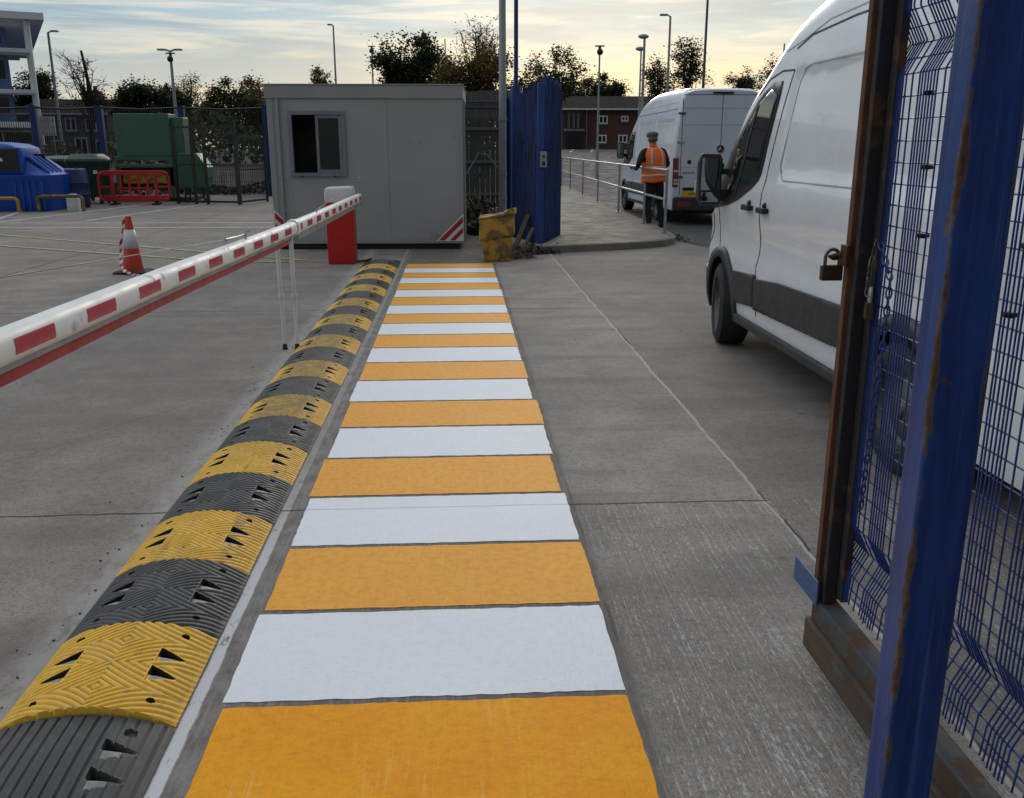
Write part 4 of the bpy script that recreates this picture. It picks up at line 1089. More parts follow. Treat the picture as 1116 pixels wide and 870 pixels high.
van2 = dict(L=L2, lead=.34, hw=1.02, white='van_white_far', zb=.32,
    W=[(.25, .955), (.36, .985), (.6, 1.0), (.9, 1.0), (1.2, 1.0), (1.45, .985), (2.0, .935), (2.3, .895), (2.6, .84), (2.85, .79), (3.1, .76)],
    plan=van1['plan'],
    prof=[(0, .70), (.1, .92), (.3, 1.08), (.6, 1.22), (.8, 1.34), (1.0, 1.62), (1.4, 2.05), (1.75, 2.32), (2.1, 2.55), (2.5, 2.70), (3.0, 2.80), (3.8, 2.85), (5.6, 2.84), (6.1, 2.82), (6.2, 2.76)],
    recess=[(2.25, 3.95, 1.45, 2.22, .018, .05), (4.08, 5.8, 1.45, 2.22, .018, .05)],
    win_frame=[(.75, 1.22), (1.55, 1.22), (1.95, 1.40), (1.95, 2.02), (1.55, 2.02), (1.05, 1.62)], win=[(1.0, 1.27), (1.55, 1.28), (1.9, 1.45), (1.9, 1.97), (1.58, 1.97), (1.15, 1.60)],
    win_bar=[(1.3, 1.75), (1.3, 1.28)],
    seams=[[(2.08, 2.2), (2.08, .45)], [(4.02, .5), (4.02, 2.4)], [(2.08, 2.38), (5.9, 2.42)]],
    creases=[[(2.2, 2.52), (5.9, 2.56)], [(2.1, 1.22), (6.0, 1.22)]],
    mouldings=[[(1.5, .50), (2.06, .50), (2.06, .78), (1.5, .78)], [(2.1, .50), (4.0, .50), (4.0, .78), (2.1, .78)]],
    handles=[(1.92, 1.12), (2.25, 1.12)], axles=(1.0, 4.85), mirror=(.98, 1.55, .2, .42), screen=(.82, 1.75), plate='WP14', badge='SPRINTER')
rz2 = .018
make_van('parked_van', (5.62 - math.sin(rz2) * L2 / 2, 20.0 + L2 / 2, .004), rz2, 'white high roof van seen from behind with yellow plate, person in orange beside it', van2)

# ------------------------------------------------------------------ person in a hi-vis vest
def skin_mesh(name, chains, mats, parent, matfn, sub=2):
    """chains: list of point lists ((x,y,z,r)); the first point of later chains may repeat an existing point to join there"""
    vs, es, rs, idx = [], [], [], {}
    for ch in chains:
        prev = None
        for x, y, z, r in ch:
            k = (round(x, 4), round(y, 4), round(z, 4))
            if k not in idx: idx[k] = len(vs); vs.append((x, y, z)); rs.append(r)
            if prev is not None and prev != idx[k]: es.append((prev, idx[k]))
            prev = idx[k]
    me = bpy.data.meshes.new(name); me.from_pydata(vs, es, [])
    o = bpy.data.objects.new(name, me); col.objects.link(o)
    m_ = o.modifiers.new('skin', 'SKIN'); m_.use_smooth_shade = True
    sk = me.skin_vertices[0].data if me.skin_vertices else None
    if sk is None:
        bm = bmesh.new(); bm.from_mesh(me); bm.verts.layers.skin.verify(); bm.to_mesh(me); bm.free(); sk = me.skin_vertices[0].data
    for i, r in enumerate(rs):
        sk[i].radius = r if isinstance(r, tuple) else (r, r); sk[i].use_root = (i == 0)
    s_ = o.modifiers.new('sub', 'SUBSURF'); s_.levels = sub; s_.render_levels = sub
    bpy.context.view_layer.update()
    m2 = bpy.data.meshes.new_from_object(o.evaluated_get(bpy.context.evaluated_depsgraph_get()))
    bpy.data.objects.remove(o); m2.materials.clear()
    for m in mats: m2.materials.append(M[m])
    for p_ in m2.polygons: p_.material_index = matfn(p_.center); p_.use_smooth = True
    ob = bpy.data.objects.new(name, m2); col.objects.link(ob); ob.parent = parent
    return ob
pr = thing('person', (4.10, 19.15, 0.0), 'person in grey flat cap, orange hi-vis vest and dark trousers seen from behind', 'person', R(14))
def arm(sg, el, wr, hd_):
    sh = (sg * .19, .03, 1.50, .072); e = (*el, .050); w = (*wr, .036); ch = [(0, .03, 1.48, (.13, .10)), sh, (sh[0] * .5 + el[0] * .5 + sg * .01, sh[1] * .5 + el[1] * .5, sh[2] * .5 + el[2] * .5, .060), e, w]
    d = (Vector(hd_) - Vector(wr)).normalized(); up = Vector((0, 0, 1)); sd_ = d.cross(up).normalized() * sg; up2 = sd_.cross(d) * sg
    palm = Vector(wr) + d * .065; ch.append((*palm, .034)); out_ = [ch]
    for k, ln in zip((-1.5, -.5, .5, 1.5), (.062, .075, .078, .066)):
        b_ = palm + up2 * k * .019; k1 = b_ + d * (.03 + ln * .5); k2 = k1 + d * ln * .35 - sd_ * .022
        out_.append([(*palm, .034), (*(b_ + d * .03), .010), (*k1, .0095), (*k2, .008)])
    th = palm - d * .03 + up2 * .03
    out_.append([(*palm, .034), (*th, .013), (*(th + d * .035 + up2 * .02), .011), (*(th + d * .06 + up2 * .018 - sd_ * .01), .009)])
    return out_
chains = [[(0, 0, .97, (.165, .125)), (0, .015, 1.12, (.155, .12)), (0, .03, 1.30, (.175, .13)), (0, .03, 1.48, (.13, .10)), (0, .03, 1.58, .062), (0, .04, 1.64, .060), (0, .065, 1.72, (.078, .095)), (0, .06, 1.80, (.074, .09))],
          [(0, .065, 1.72, (.078, .095)), (0, .155, 1.70, .022), (0, .175, 1.685, .012)]]
for sg, kn, an, to in ((-1, (-.125, .03, .52), (-.14, -.03, .10), (-.17, .13, .045)), (1, (.125, .05, .52), (.14, .02, .10), (.165, .18, .045))):
    chains.append([(0, 0, .97, (.165, .125)), (sg * .10, .0, .88, .098), (*[(a + b_) / 2 for a, b_ in zip((sg * .10, 0, .88), kn)], .088), (*kn, .066), (kn[0], (kn[1] + an[1]) / 2 - .01, .30, .062), (*an, .052), (an[0], an[1] - .03, .05, .048), (*to, .04)])
chains += arm(-1, (-.335, -.06, 1.25), (-.27, .20, 1.17), (-.22, .33, 1.19))
chains += arm(1, (.275, .0, 1.22), (.21, .25, 1.17), (.14, .35, 1.20))
def pmat(c_):
    if c_.z > 1.585 and abs(c_.x) < .14: return 2
    if c_.z < .11: return 3
    if c_.z < .93: return 1
    if c_.y > .23 and 1.0 < c_.z < 1.3 and c_.x < -.1: return 3
    if c_.y > .27 and c_.z > 1.0: return 2
    return 0
skin_mesh('body', chains, ['jacket', 'trousers', 'skin', 'glove'], pr, pmat)
VR = [(.90, .235, .185), (1.0, .235, .183), (1.15, .222, .172), (1.30, .228, .172), (1.40, .222, .165), (1.48, .195, .145), (1.54, .15, .115), (1.575, .105, .085)]
def vpt(a, z, d=0.0):
    rx = smooth_lerp([(q[0], q[1]) for q in VR], z) + d; ry = smooth_lerp([(q[0], q[2]) for q in VR], z) + d
    return (rx * math.cos(a), .02 + ry * math.sin(a), z + .006 * math.sin(5 * a + z * 9))
mb = MB()
zs = np.linspace(.90, 1.575, 18); As = np.linspace(0, 2 * math.pi, 56, endpoint=False)
mb.loft([[vpt(a, z) for a in As] for z in zs], caps=False)
# arm holes: drop faces at the sides above the chest
keep = [i for i, f in enumerate(mb.f) if not (1.30 < sum(mb.v[k][2] for k in f) / 4 < 1.50 and abs(sum(mb.v[k][0] for k in f) / 4) > .196)]
mb.f = [mb.f[i] for i in keep]; mb.m = [mb.m[i] for i in keep]
vest = mb.build('hiviz_vest', 'hiviz_orange', pr, smooth=True, solid=.008)
def band(a0, a1, z0, z1, n=30, nz=3):
    mb = MB(); mb.loft([[vpt(a, z, .008) for a in np.linspace(a0, a1, n)] for z in np.linspace(z0, z1, nz)], closed=False, caps=False)
    mb.build('reflective_stripe', 'hiviz_stripe', vest, smooth=True, solid=.003)
band(0, 2 * math.pi, 1.005, 1.055, 60); band(0, 2 * math.pi, 1.155, 1.205, 60)
for a_ in (-90 - 27, -90 + 27):
    band(R(a_ - 6), R(a_ + 6), 1.21, 1.55, 5, 10); band(R(-a_ - 6), R(-a_ + 6), 1.21, 1.50, 5, 10)
mb = MB()
mb.loft([[((.092 + d) * math.cos(a) * k, .06 + (.112 + d) * math.sin(a) * k, z) for a in np.linspace(0, 2 * math.pi, 24, endpoint=False)] for z, k, d in ((1.765, 1.0, 0), (1.79, 1.05, .004), (1.82, 1.06, .006), (1.845, .95, .004), (1.862, .65, 0), (1.868, .1, 0))])
mb.loft([[(x * .078, .12 + y_, z) for x in np.linspace(-1, 1, 9)] for y_, z in ((.02, 1.782), (.055, 1.768))], closed=False, caps=False)
mb.build('flat_cap', 'cap_grey', pr, smooth=True)
mb = MB(); mb.loft([[(.083 * math.cos(a), .05 + .098 * math.sin(a), z) for a in np.linspace(R(185), R(355), 16)] for z in (1.68, 1.72, 1.77)], closed=False, caps=False); mb.build('hair', 'cap_grey', pr, smooth=True, solid=.01)
for sg in (-1, 1):
    mb = MB(); mb.sphere((sg * .085, .05, 1.715), .03, 8, 6, 0, (.4, .8, 1.1)); mb.build('ear', 'skin', pr, smooth=True)

# ------------------------------------------------------------------ mesh gate at the right, its post, locks and chain
mg = thing('mesh_gate', (1.13, 2.64, 0), 'blue welded mesh gate with rusty frame standing open at the right edge', 'gate')
Y0, Y1 = 2.64, .55
mb = MB(); mb.bb(0, .022, -.028, 0, .245, 2.45); mb.build('rusty_edge_bar', 'rust', mg, bevel=.002)
mb = MB(); mb.bb(.0225, .072, -.035, -.004, .246, 2.45); mb.bb(.012, .05, -.062, -.0355, .25, 2.45); mb.build('stile', 'rusty_black', mg, bevel=.003)
mb = MB(); mb.bb(.05, .075, -.10, -.0625, .27, 2.45); mb.build('clamp_channel', 'rusty_black', mg, bevel=.003)
mb = MB(); mb.bb(.004, .07, Y1 - Y0, .006, .165, .243); mb.build('bottom_rail', 'blue_rail', mg, bevel=.004)
mb = MB(); mb.bb(-.012, .05, Y1 - Y0, .02, .058, .1645); mb.build('kick_board', 'timber', mg, bevel=.008)
mb = MB(); mb.bb(-.008, -.001, -.05, .15, .235, .318); mb.build('latch_plate', 'latch_blue', mg, bevel=.002)
mb = MB(); mb.bb(.005, .07, Y1 - Y0, 0, 2.45, 2.52); mb.build('top_rail', 'blue_rail', mg)
mb = MB(); mb.bb(.005, .07, Y1 - Y0, Y1 - Y0 + .06, .245, 2.449); mb.build('hinge_stile', 'blue_paint', mg)
XM = .058
foldp = [(2.42, 0), (2.0, 0), (1.92, .045), (1.835, 0), (.54, 0), (.455, .042), (.375, .004), (.295, -.004)]
mb = MB(); ys = []
y = 2.585
rw = random.Random(4)
while y > Y1 + .08:
    for k in range(7): ys.append(y - .0152 * k)
    ys.append(y - .0152 * 6 - .037); y -= .0152 * 6 + .074
for y in ys:
    jx_, jy_ = rw.uniform(-.0005, .0005), rw.uniform(-.0008, .0008)
    mb.tube([(XM + dx + jx_, y - Y0 + jy_ + (rw.uniform(-.0015, .0015) if z < .4 else 0), z - (rw.uniform(0, .012) if z < .3 else 0)) for z, dx in foldp], .0026, 5)
mb.build('vertical_wires', 'blue_wire', mg, smooth=True)
def fold(z):
    t_ = sorted(foldp); return lerp(t_, z)
mb = MB(); z = .335
while z < 2.4:
    mb.tube([(XM + fold(z) + .0045, 2.60 - Y0, z), (XM + fold(z) + .0045, (2.6 + Y1) / 2 - Y0, z), (XM + fold(z) + .0045, Y1 + .05 - Y0, z)], .0024, 5)
    z += .0565 if not (1.8 < z < 2.0 or z < .52) else .04
mb.build('horizontal_wires', 'blue_wire', mg, smooth=True)
for y, z in ((2.33, 1.60), (2.31, 1.43), (2.36, 1.78), (1.86, 1.45), (1.89, 1.30)): mb = MB(); mb.box((XM - .004, y - Y0, z), (.016, .024, .011)); mb.tube([(XM - .016, y - Y0, z), (XM + .016, y - Y0, z)], .005, 6); mb.build('panel_clip', 'black_paint', mg)
fp = thing('fixed_post', (.970, 1.7115, 0), 'scuffed square blue steel post standing closest to the camera in front of the mesh gate', 'post')
m, nt, p = newmat('post_paint')
tc = N(nt, 'TexCoord').outputs['Object']
sp = N(nt, 'SeparateXYZ', i_0=tc)
c = mixc(nt, ramp(nt, noise(nt, scaled(nt, tc, (30, 30, 2.5)), 1.0, 5, .6), .35, .7), (.004, .026, .135), (.010, .050, .22))
edge = math_(nt, 'ADD', math_(nt, 'ABSOLUTE', math_(nt, 'ADD', sp.outputs[0], .057)), math_(nt, 'ABSOLUTE', math_(nt, 'ADD', sp.outputs[1], .0385)))
en = noise(nt, scaled(nt, tc, (20, 20, 5)), 1.0, 6, .7)
em = ramp(nt, math_(nt, 'SUBTRACT', edge, math_(nt, 'MULTIPLY', math_(nt, 'SUBTRACT', en, .515), .10)), .0, .008, 1, 0)
edge2 = math_(nt, 'ADD', math_(nt, 'ABSOLUTE', math_(nt, 'SUBTRACT', sp.outputs[0], .057)), math_(nt, 'ABSOLUTE', math_(nt, 'ADD', sp.outputs[1], .0385)))
em2 = ramp(nt, math_(nt, 'SUBTRACT', edge2, math_(nt, 'MULTIPLY', math_(nt, 'SUBTRACT', en, .5), .07)), .0, .006, 1, 0)
chalk = ramp(nt, noise(nt, scaled(nt, tc, (70, 70, 1.6)), 1.0, 4, .7), .54, .68, 0, .45)
c = mixc(nt, chalk, c, (.075, .125, .26))
rustc = mixc(nt, noise(nt, tc, 90, 3), (.040, .020, .012), (.115, .055, .030))
primer = ramp(nt, math_(nt, 'SUBTRACT', edge, math_(nt, 'MULTIPLY', math_(nt, 'SUBTRACT', en, .44), .075)), .0, .006, 1, 0)
c = mixc(nt, primer, c, (.10, .075, .075))
c = mixc(nt, math_(nt, 'MAXIMUM', em, em2), c, rustc)
spots = ramp(nt, noise(nt, tc, 13, 6, .7), .66, .69)
c = mixc(nt, spots, c, rustc)
setp(nt, p, Base_Color=c, Roughness=math_(nt, 'ADD', .42, math_(nt, 'MULTIPLY', math_(nt, 'MAXIMUM', em, spots), .45)))
bump(nt, p, math_(nt, 'SUBTRACT', noise(nt, tc, 120, 3), math_(nt, 'MULTIPLY', math_(nt, 'MAXIMUM', em, spots), 2.0)), .25, .002)
mb = MB(); mb.bb(-.057, .057, -.0385, .0385, 0, 2.7); mb.build('shaft', 'post_paint', fp, bevel=.006, seg=3)
mb = MB(); mb.bb(-.09, .09, -.08, .08, 0, .012); mb.build('base_plate', 'rust', fp)
def padlock(loc, w, h, label, rz, shackle):
    pk = thing('padlock', loc, label, 'padlock', rz)
    mb = MB(); mb.bb(-w / 2, w / 2, -.011, .011, 0, h); mb.build('case', 'brass_old', pk, bevel=.004)
    mb = MB(); mb.tube([(-w * .33, 0, h - .005), (-w * .33, 0, h + .02)] + [(w * .33 * -math.cos(a), 0, h + .02 + w * .40 * math.sin(a)) for a in np.linspace(0, math.pi, 10)] + [(w * .33, 0, h - .005)], .0055, 8)
    mb.build('shackle', shackle, pk, smooth=True)
    return pk
padlock((1.100, 2.655, 1.268), .064, .046, 'rusty brass padlock hanging outside the gate frame from an eye', 0, 'steel_old')
padlock((1.165, 2.525, 1.175), .050, .05, 'second smaller padlock hanging on the chain inside the gate frame', R(70), 'galvanised')
mb = MB(); mb.tube([(1.128, 2.645, 1.345), (1.105, 2.648, 1.343), (1.092, 2.655, 1.338), (1.105, 2.662, 1.332), (1.13, 2.655, 1.335)], .006, 8); mb.bb(1.118, 1.1285, 2.60, 2.645, 1.315, 1.375)
tag(mb.build('lock_eye', 'brass_old', smooth=True), 'rusty welded lock eye holding the outer padlock on the gate frame', 'lock eye')
def chain(name, pts, label, mat, pitch=.024):
    mb = MB(); dense = [Vector(p_) for p_ in pts]; L_ = 0
    d = []
    for a, b_ in zip(dense, dense[1:]):
        n_ = max(1, round((b_ - a).length / pitch))
        for k in range(n_): d.append(a.lerp(b_, k / n_))
    d.append(dense[-1])
    for i in range(len(d) - 1):
        a, b_ = d[i], d[i + 1]; q = (b_ - a).to_track_quat('Z', 'Y').to_matrix().to_4x4() @ Matrix.Rotation(R(90) * (i % 2) + .3, 4, 'Z')
        mid_ = (a + b_) / 2; hl = pitch * .72
        ring = [q @ Vector((.0075 * math.cos(t_), 0, hl * math.sin(t_))) + mid_ for t_ in np.linspace(0, 2 * math.pi, 11)]
        mb.tube(ring, .0026, 5, caps=False)
    return tag(mb.build(name, mat, smooth=True), label, 'chain')
chain('chain', [(1.185, 2.55, 1.40), (1.160, 2.53, 1.33), (1.158, 2.528, 1.245)], 'short rusty chain holding the smaller padlock on the gate frame', 'steel_old')
chain('chain', [(1.182, 2.53, 1.39), (1.178, 2.44, 1.30), (1.178, 2.44, 1.10), (1.178, 2.46, .86), (1.176, 2.465, .62)], 'long blue painted chain dangling against the inside of the mesh gate', 'blue_wire')
pr.scale = (1.13, 1.10, 1.045); pr.rotation_euler = (R(-3), R(-2), R(14))
# ------------------------------------------------------------------ left side of the yard
# blue fuel tank
tk = thing('fuel_tank', (-12.25, 26.1, 0), 'large blue plastic storage tank with black dispenser door at the left edge of the yard', 'tank')
def rr(x0, x1, y0, y1, z, r, n=5):
    out_ = []
    for cx, cy, a0 in ((x1 - r, y1 - r, 0), (x0 + r, y1 - r, 90), (x0 + r, y0 + r, 180), (x1 - r, y0 + r, 270)):
        for k in range(n + 1):
            a = R(a0 + 90 * k / n); out_.append((cx + r * math.cos(a), cy + r * math.sin(a), z))
    return out_
mb = MB(); mb.loft([rr(-1.9, 1.50, -.75, .9, 0, .25), rr(-1.95, 1.58, -.78, .95, .3, .3), rr(-1.95, 1.62, -.78, .95, .80, .3), rr(-1.95, 1.64, -.80, .96, .86, .3), rr(-1.95, 1.64, -.80, .96, .93, .3), rr(-1.9, 1.55, -.72, .9, .985, .28), rr(-1.85, 1.38, -.66, .85, 1.12, .3), rr(-1.8, 1.10, -.6, .8, 1.33, .3), rr(-1.75, .9, -.58, .78, 1.40, .3)])
mb.build('tank_body', 'blue_tank', tk, smooth=30)
mb = MB(); mb.loft([rr(-1.7, 1.0, -.79, .5, .985, .12), rr(-1.7, .99, -.79, .5, 1.45, .12), rr(-1.7, .95, -.785, .5, 1.62, .14), rr(-1.66, .74, -.73, .45, 1.72, .2), rr(-1.5, .35, -.6, .35, 1.765, .2)]); mb.build('dispenser_housing', 'blue_tank', tk, smooth=35)
mb = MB(); mb.bb(-.40, .90, -.806, -.785, 1.02, 1.60); dd = mb.build('dispenser_door', 'black_paint', tk, bevel=.02)
mb = MB(); mb.bb(.30, .50, -.812, -.8065, 1.28, 1.36); mb.tube([(.36, -.807, 1.50), (.36, -.815, 1.50)], .035, 12); mb.build('label_plate', 'white_plastic', dd)
for k in range(4):
    mb = MB(); y = -.52 + .26 * k
    mb.tube([(.88, y, 1.40), (1.08, y, 1.36), (1.36, y - .02, 1.14), (1.52, y - .03, .99)], .05, 8); mb.build('shoulder_rib', 'blue_tank', tk, smooth=True)
for k in range(5):
    mb = MB(); mb.tube([(.72 + .17 * k, -.775, .06), (.72 + .17 * k, -.785, .78)], .035, 8); mb.build('side_rib', 'blue_tank', tk, smooth=True)
mb = MB(); mb.tube([(.95, .2, 1.40), (.95, .2, 1.47)], .22, 16); mb.build('fill_cap', 'black_paint', tk)
dr = thing('drum', (-10.72, 27.0, 0), 'dark blue plastic drum between the blue tank and the green bins', 'barrel')
mb = MB(); mb.loft([[(r * math.cos(a), r * math.sin(a), z) for a in np.linspace(0, 2 * math.pi, 24, endpoint=False)] for z, r in ((0, .36), (.05, .40), (.35, .42), (.37, .435), (.40, .42), (.66, .42), (.68, .435), (.71, .42), (1.0, .40), (1.05, .37), (1.06, .32))]); mb.build('shell', 'blue_drum', dr, smooth=True)
mb = MB(); mb.tube([(.15, 0, 1.06), (.15, 0, 1.09)], .06, 10); mb.build('bung', 'black_paint', dr)
# hoop guards
def hoop(loc, w, h, mat, label):
    hp = MB(); r = .10
    pts = [(-w / 2, 0, 0), (-w / 2, 0, h - r)] + [(-w / 2 + r - r * math.cos(a), 0, h - r + r * math.sin(a)) for a in np.linspace(.2, math.pi / 2, 5)] + [(w / 2 - r + r * math.sin(a), 0, h - r + r * math.cos(a)) for a in np.linspace(0, math.pi / 2 - .2, 5)] + [(w / 2, 0, h - r), (w / 2, 0, 0)]
    hp.tube(pts, .045, 10); o = hp.build('hoop_guard', mat, smooth=True); o.location = loc
    return tag(o, label, 'hoop guard', 'low tube hoop guards in front of the blue tank')
hoop((-12.05, 25.0, 0), 1.35, .36, 'hoop_yellow', 'bright yellow tube hoop guard at the left edge before the tank')
hoop((-10.38, 25.2, 0), 1.15, .40, 'hoop_dirty', 'rusty faded yellow hoop guard right of the bright one')
jg = thing('jerry_can', (-10.15, 25.45, 0), 'white plastic can standing behind the rusty hoop guard', 'can')
mb = MB(); mb.loft([rr(-.15, .15, -.1, .1, 0, .04), rr(-.16, .16, -.11, .11, .30, .05), rr(-.14, .14, -.09, .09, .40, .05), rr(-.08, .08, -.06, .06, .45, .04)]); mb.build('can_body', 'white_plastic', jg, smooth=35)
mb = MB(); mb.tube([(-.06, 0, .44), (-.06, 0, .49)], .035, 10); mb.build('cap', 'black_paint', jg)
# green wheeled bins
def big_bin(x, y, w, label, rz=0, lid=0.0):
    b_ = thing('wheeled_bin', (x, y, 0), label, 'bin', rz, 'dark green wheeled waste bins by the fence')
    mb = MB(); mb.loft([rr(-w / 2 * .9, w / 2 * .9, -.42, .42, .20, .06), rr(-w / 2, w / 2, -.52, .5, 1.16, .06), rr(-w / 2 - .03, w / 2 + .03, -.56, .54, 1.17, .06), rr(-w / 2 - .03, w / 2 + .03, -.56, .54, 1.23, .06)]); mb.build('body', 'green_bin', b_, smooth=30)
    mb = MB(); mb.loft([rr(-w / 2 - .04, w / 2 + .04, -.6, .56, 1.235, .08), rr(-w / 2 - .02, w / 2 + .02, -.58, .55, 1.30, .08), rr(-w / 2 + .12, w / 2 - .12, -.4, .45, 1.38 + lid, .1)]); mb.build('lid', 'green_bin', b_, smooth=30)
    for sx_ in (-1, 1):
        for sy_ in (-1, 1):
            mb = MB(); mb.tube([(sx_ * w * .38 - .03, sy_ * .33, .1), (sx_ * w * .38 + .03, sy_ * .33, .1)], .1, 14); mb.build('wheel', 'rubber', b_)
    mb = MB(); mb.bb(.28, .38, -.545, -.50, .88, .98); mb.build('label_patch', 'white_plastic', b_)
big_bin(-11.95, 30.0, 1.25, 'dark green wheeled bin half hidden behind the blue tank and drum')
big_bin(-10.95, 28.9, .95, 'dark green wheeled bin with raised lid left of the red plastic barrier', .05, .06)
# green compactor
cm = thing('waste_compactor', (-9.60, 30.4, 0), 'green steel waste compactor with tall box hopper behind the red plastic barrier', 'compactor')
mb = MB(); mb.bb(-.80, .84, -.6, .2, 1.36, 2.62); mb.build('hopper_box', 'green_skip', cm, bevel=.02)
mb = MB(); mb.bb(.85, 1.22, -.45, .2, .6, 2.52); mb.build('power_cabinet', 'green_skip', cm, bevel=.02)
mb = MB(); mb.bb(-.80, .74, -.5, .8, .35, 1.02); mb.build('press_chamber', 'green_bin', cm, bevel=.02)
mb = MB(); mb.bb(-.90, .84, -.62, .9, 1.24, 1.355); mb.bb(-.9, -.8, -.62, -.5, .1, 1.24); mb.bb(.74, .84, -.62, -.5, .1, 1.24); mb.bb(-.9, .84, -.64, -.54, 1.03, 1.11); mb.build('frame', 'green_skip', cm, bevel=.01)
mb = MB(); mb.bb(-.7, .7, -.605, -.55, .55, .9); mb.build('yellow_guard', 'grit_yellow', cm)
mb = MB(); mb.bb(-1.0, 1.3, -.5, .9, 0, .12); mb.build('skid_base', 'black_paint', cm)
mb = MB(); mb.tube([(.9, -.62, .75), (.9, -.48, .75)], .30, 20); mb.build('hose_reel', 'black_paint', cm)
wb = thing('green_cabinet', (-7.95, 29.4, 0), 'green slope topped wheeled cabinet unit behind the black mesh cage', 'cabinet')
mb = MB(); mb.prism([(-.45, .45), (.30, .45), (.42, .75), (.42, 1.05), (.15, 1.46), (-.36, 1.46), (-.42, 1.2)], -.4, .4); mb.build('body', 'green_skip', wb, bevel=.02)
mb = MB(); mb.bar((-.3, -.2, .45), (-.35, -.2, .05), .05, .05); mb.bar((.2, -.2, .45), (.25, -.2, .05), .05, .05); mb.bar((-.3, .3, .45), (-.35, .3, 0), .05, .05); mb.bar((.2, .3, .45), (.25, .3, 0), .05, .05); mb.build('leg_frame', 'black_paint', wb)
mb = MB(); mb.tube([(-.32, -.25, .07), (-.26, -.25, .07)], .07, 12); mb.tube([(.24, -.25, .07), (.30, -.25, .07)], .07, 12); mb.build('caster', 'rubber', wb)
# red chapter barrier
rb = thing('pedestrian_barrier', (-9.45, 28.2, 0), 'red plastic pedestrian barrier panel standing in front of the green compactor', 'barrier', R(1.5))
mb = MB()
w, z0, z1 = 1.0, .10, .98
mb.bb(-w + .1, w - .1, -.025, .025, z1 - .13, z1); mb.bb(-w + .08, w - .08, -.025, .025, z0, z0 + .17)
for sg in (-1, 1):
    mb.bb(sg * .62 - .05, sg * .62 + .05, -.024, .024, z0 + .171, z1 - .131)
    mb.tube([(sg * (w - .16), 0, z1 - .05), (sg * (w - .06), 0, z1 - .08), (sg * w, 0, z1 - .22), (sg * w, 0, z0 + .2), (sg * (w - .05), 0, z0 + .06), (sg * (w - .14), 0, z0 + .04)], .04, 8)
    mb.bb(sg * .69, sg * (w - .02), -.02, .02, .48, .54)
mb.build('panel_frame', 'barrier_red', rb, bevel=.01)
mb = MB()
for x in (-.38, -.13, .13, .38): mb.bb(x - .03, x + .03, -.02, .02, z0 + .171, z1 - .131)
mb.build('slats', 'barrier_red', rb)
mb = MB(); mb.bb(-.5, .5, -.015, .015, .45, .50); mb.build('mid_rail', 'barrier_red', rb)
for x in (-.6, .6):
    mb = MB(); mb.bb(x - .07, x + .07, -.28, .28, .0, .05); mb.bb(x - .05, x + .05, -.05, .05, .05, .12); mb.build('foot', 'rubber', rb)
# black mesh cage gates
def cage_panel(x0, y0, x1, y1, z0, z1, bars, label, r=.03):
    p_ = thing('mesh_screen', (x0, y0, 0), label, 'screen', math.atan2(y1 - y0, x1 - x0), 'black steel mesh screens by the fence'); L_ = math.hypot(x1 - x0, y1 - y0)
    mb = MB()
    for x in [0] + bars + [L_]: mb.bb(x - r, x + r, -r, r, 0, z1)
    mb.bb(r, L_ - r, -r * .8, r * .8, z1 - .06, z1 - .001); mb.bb(r, L_ - r, -r * .8, r * .8, z0, z0 + .06); mb.bb(r, L_ - r, -r * .7, r * .7, (z0 + z1) / 2 - .02, (z0 + z1) / 2 + .02)
    mb.build('frame', 'black_paint', p_)
    mb = MB(); n_ = int(L_ / .06)
    for k in range(n_): mb.bar((L_ * k / n_, .0, z0 + .06), (L_ * k / n_, .0, z1 - .06), .004, .004)
    for k in range(int((z1 - z0) / .12)): mb.bar((0, .006, z0 + .12 * k), (L_, .006, z0 + .12 * k), .004, .004)
    mb.build('wire_infill', 'black_paint', p_)
cage_panel(-8.33, 28.6, -6.38, 27.9, .05, 2.23, [.62, 1.02], 'tall black steel mesh screen standing open nearest the grey cabin', .035)
cage_panel(-6.36, 28.0, -5.9, 29.6, .05, 1.95, [], 'narrow black mesh screen folded behind the tall one', .03)
# mesh fence with blue posts
fn = thing('boundary_fence', (-10, 33, 0), 'dark blue mesh boundary fence with square posts across the back of the yard', 'fence')
posts = [-20, -17.1, -14.1, -11.95, -9.25, -6.45, -3.6, -1.2]
for x in posts:
    mb = MB(); mb.bb(x + 10 - .10, x + 10 + .10, -.10, .10, 0, 2.98); mb.build('post', 'blue_drum', fn)
mb = MB()
for a, b_ in zip(posts, posts[1:]): mb.tube([(a + 10, 0, 2.92), ((a + b_) / 2 + 10, 0, 2.86), (b_ + 10, 0, 2.92)], .03, 6)
mb.build('top_wire', 'black_paint', fn)
for a, b_ in zip(posts, posts[1:]):
    mb = MB(); n_ = int((b_ - a) / .075)
    for k in range(1, n_): 
        x = a + (b_ - a) * k / n_ + 10; mb.bar((x, .13, .05), (x, .13, 2.86), .013, .013)
    for k in range(15): mb.bar((a + 10, .14, .08 + .2 * k), (b_ + 10, .14, .08 + .2 * k), .007, .007)
    mb.build('mesh_panel', 'black_paint', fn, recalc=False)
lw = thing('low_wall', (-12, 38, 0), 'pale concrete dwarf wall running behind the mesh fence', 'wall')
mb = MB(); mb.bb(-14, 12.4, -.1, .1, 0, .92); mb.build('wall', 'pale_wall', lw)
mb = MB(); mb.bb(-14, 12.4, -.14, .14, .92, 1.0); mb.build('coping', 'path_concrete', lw)
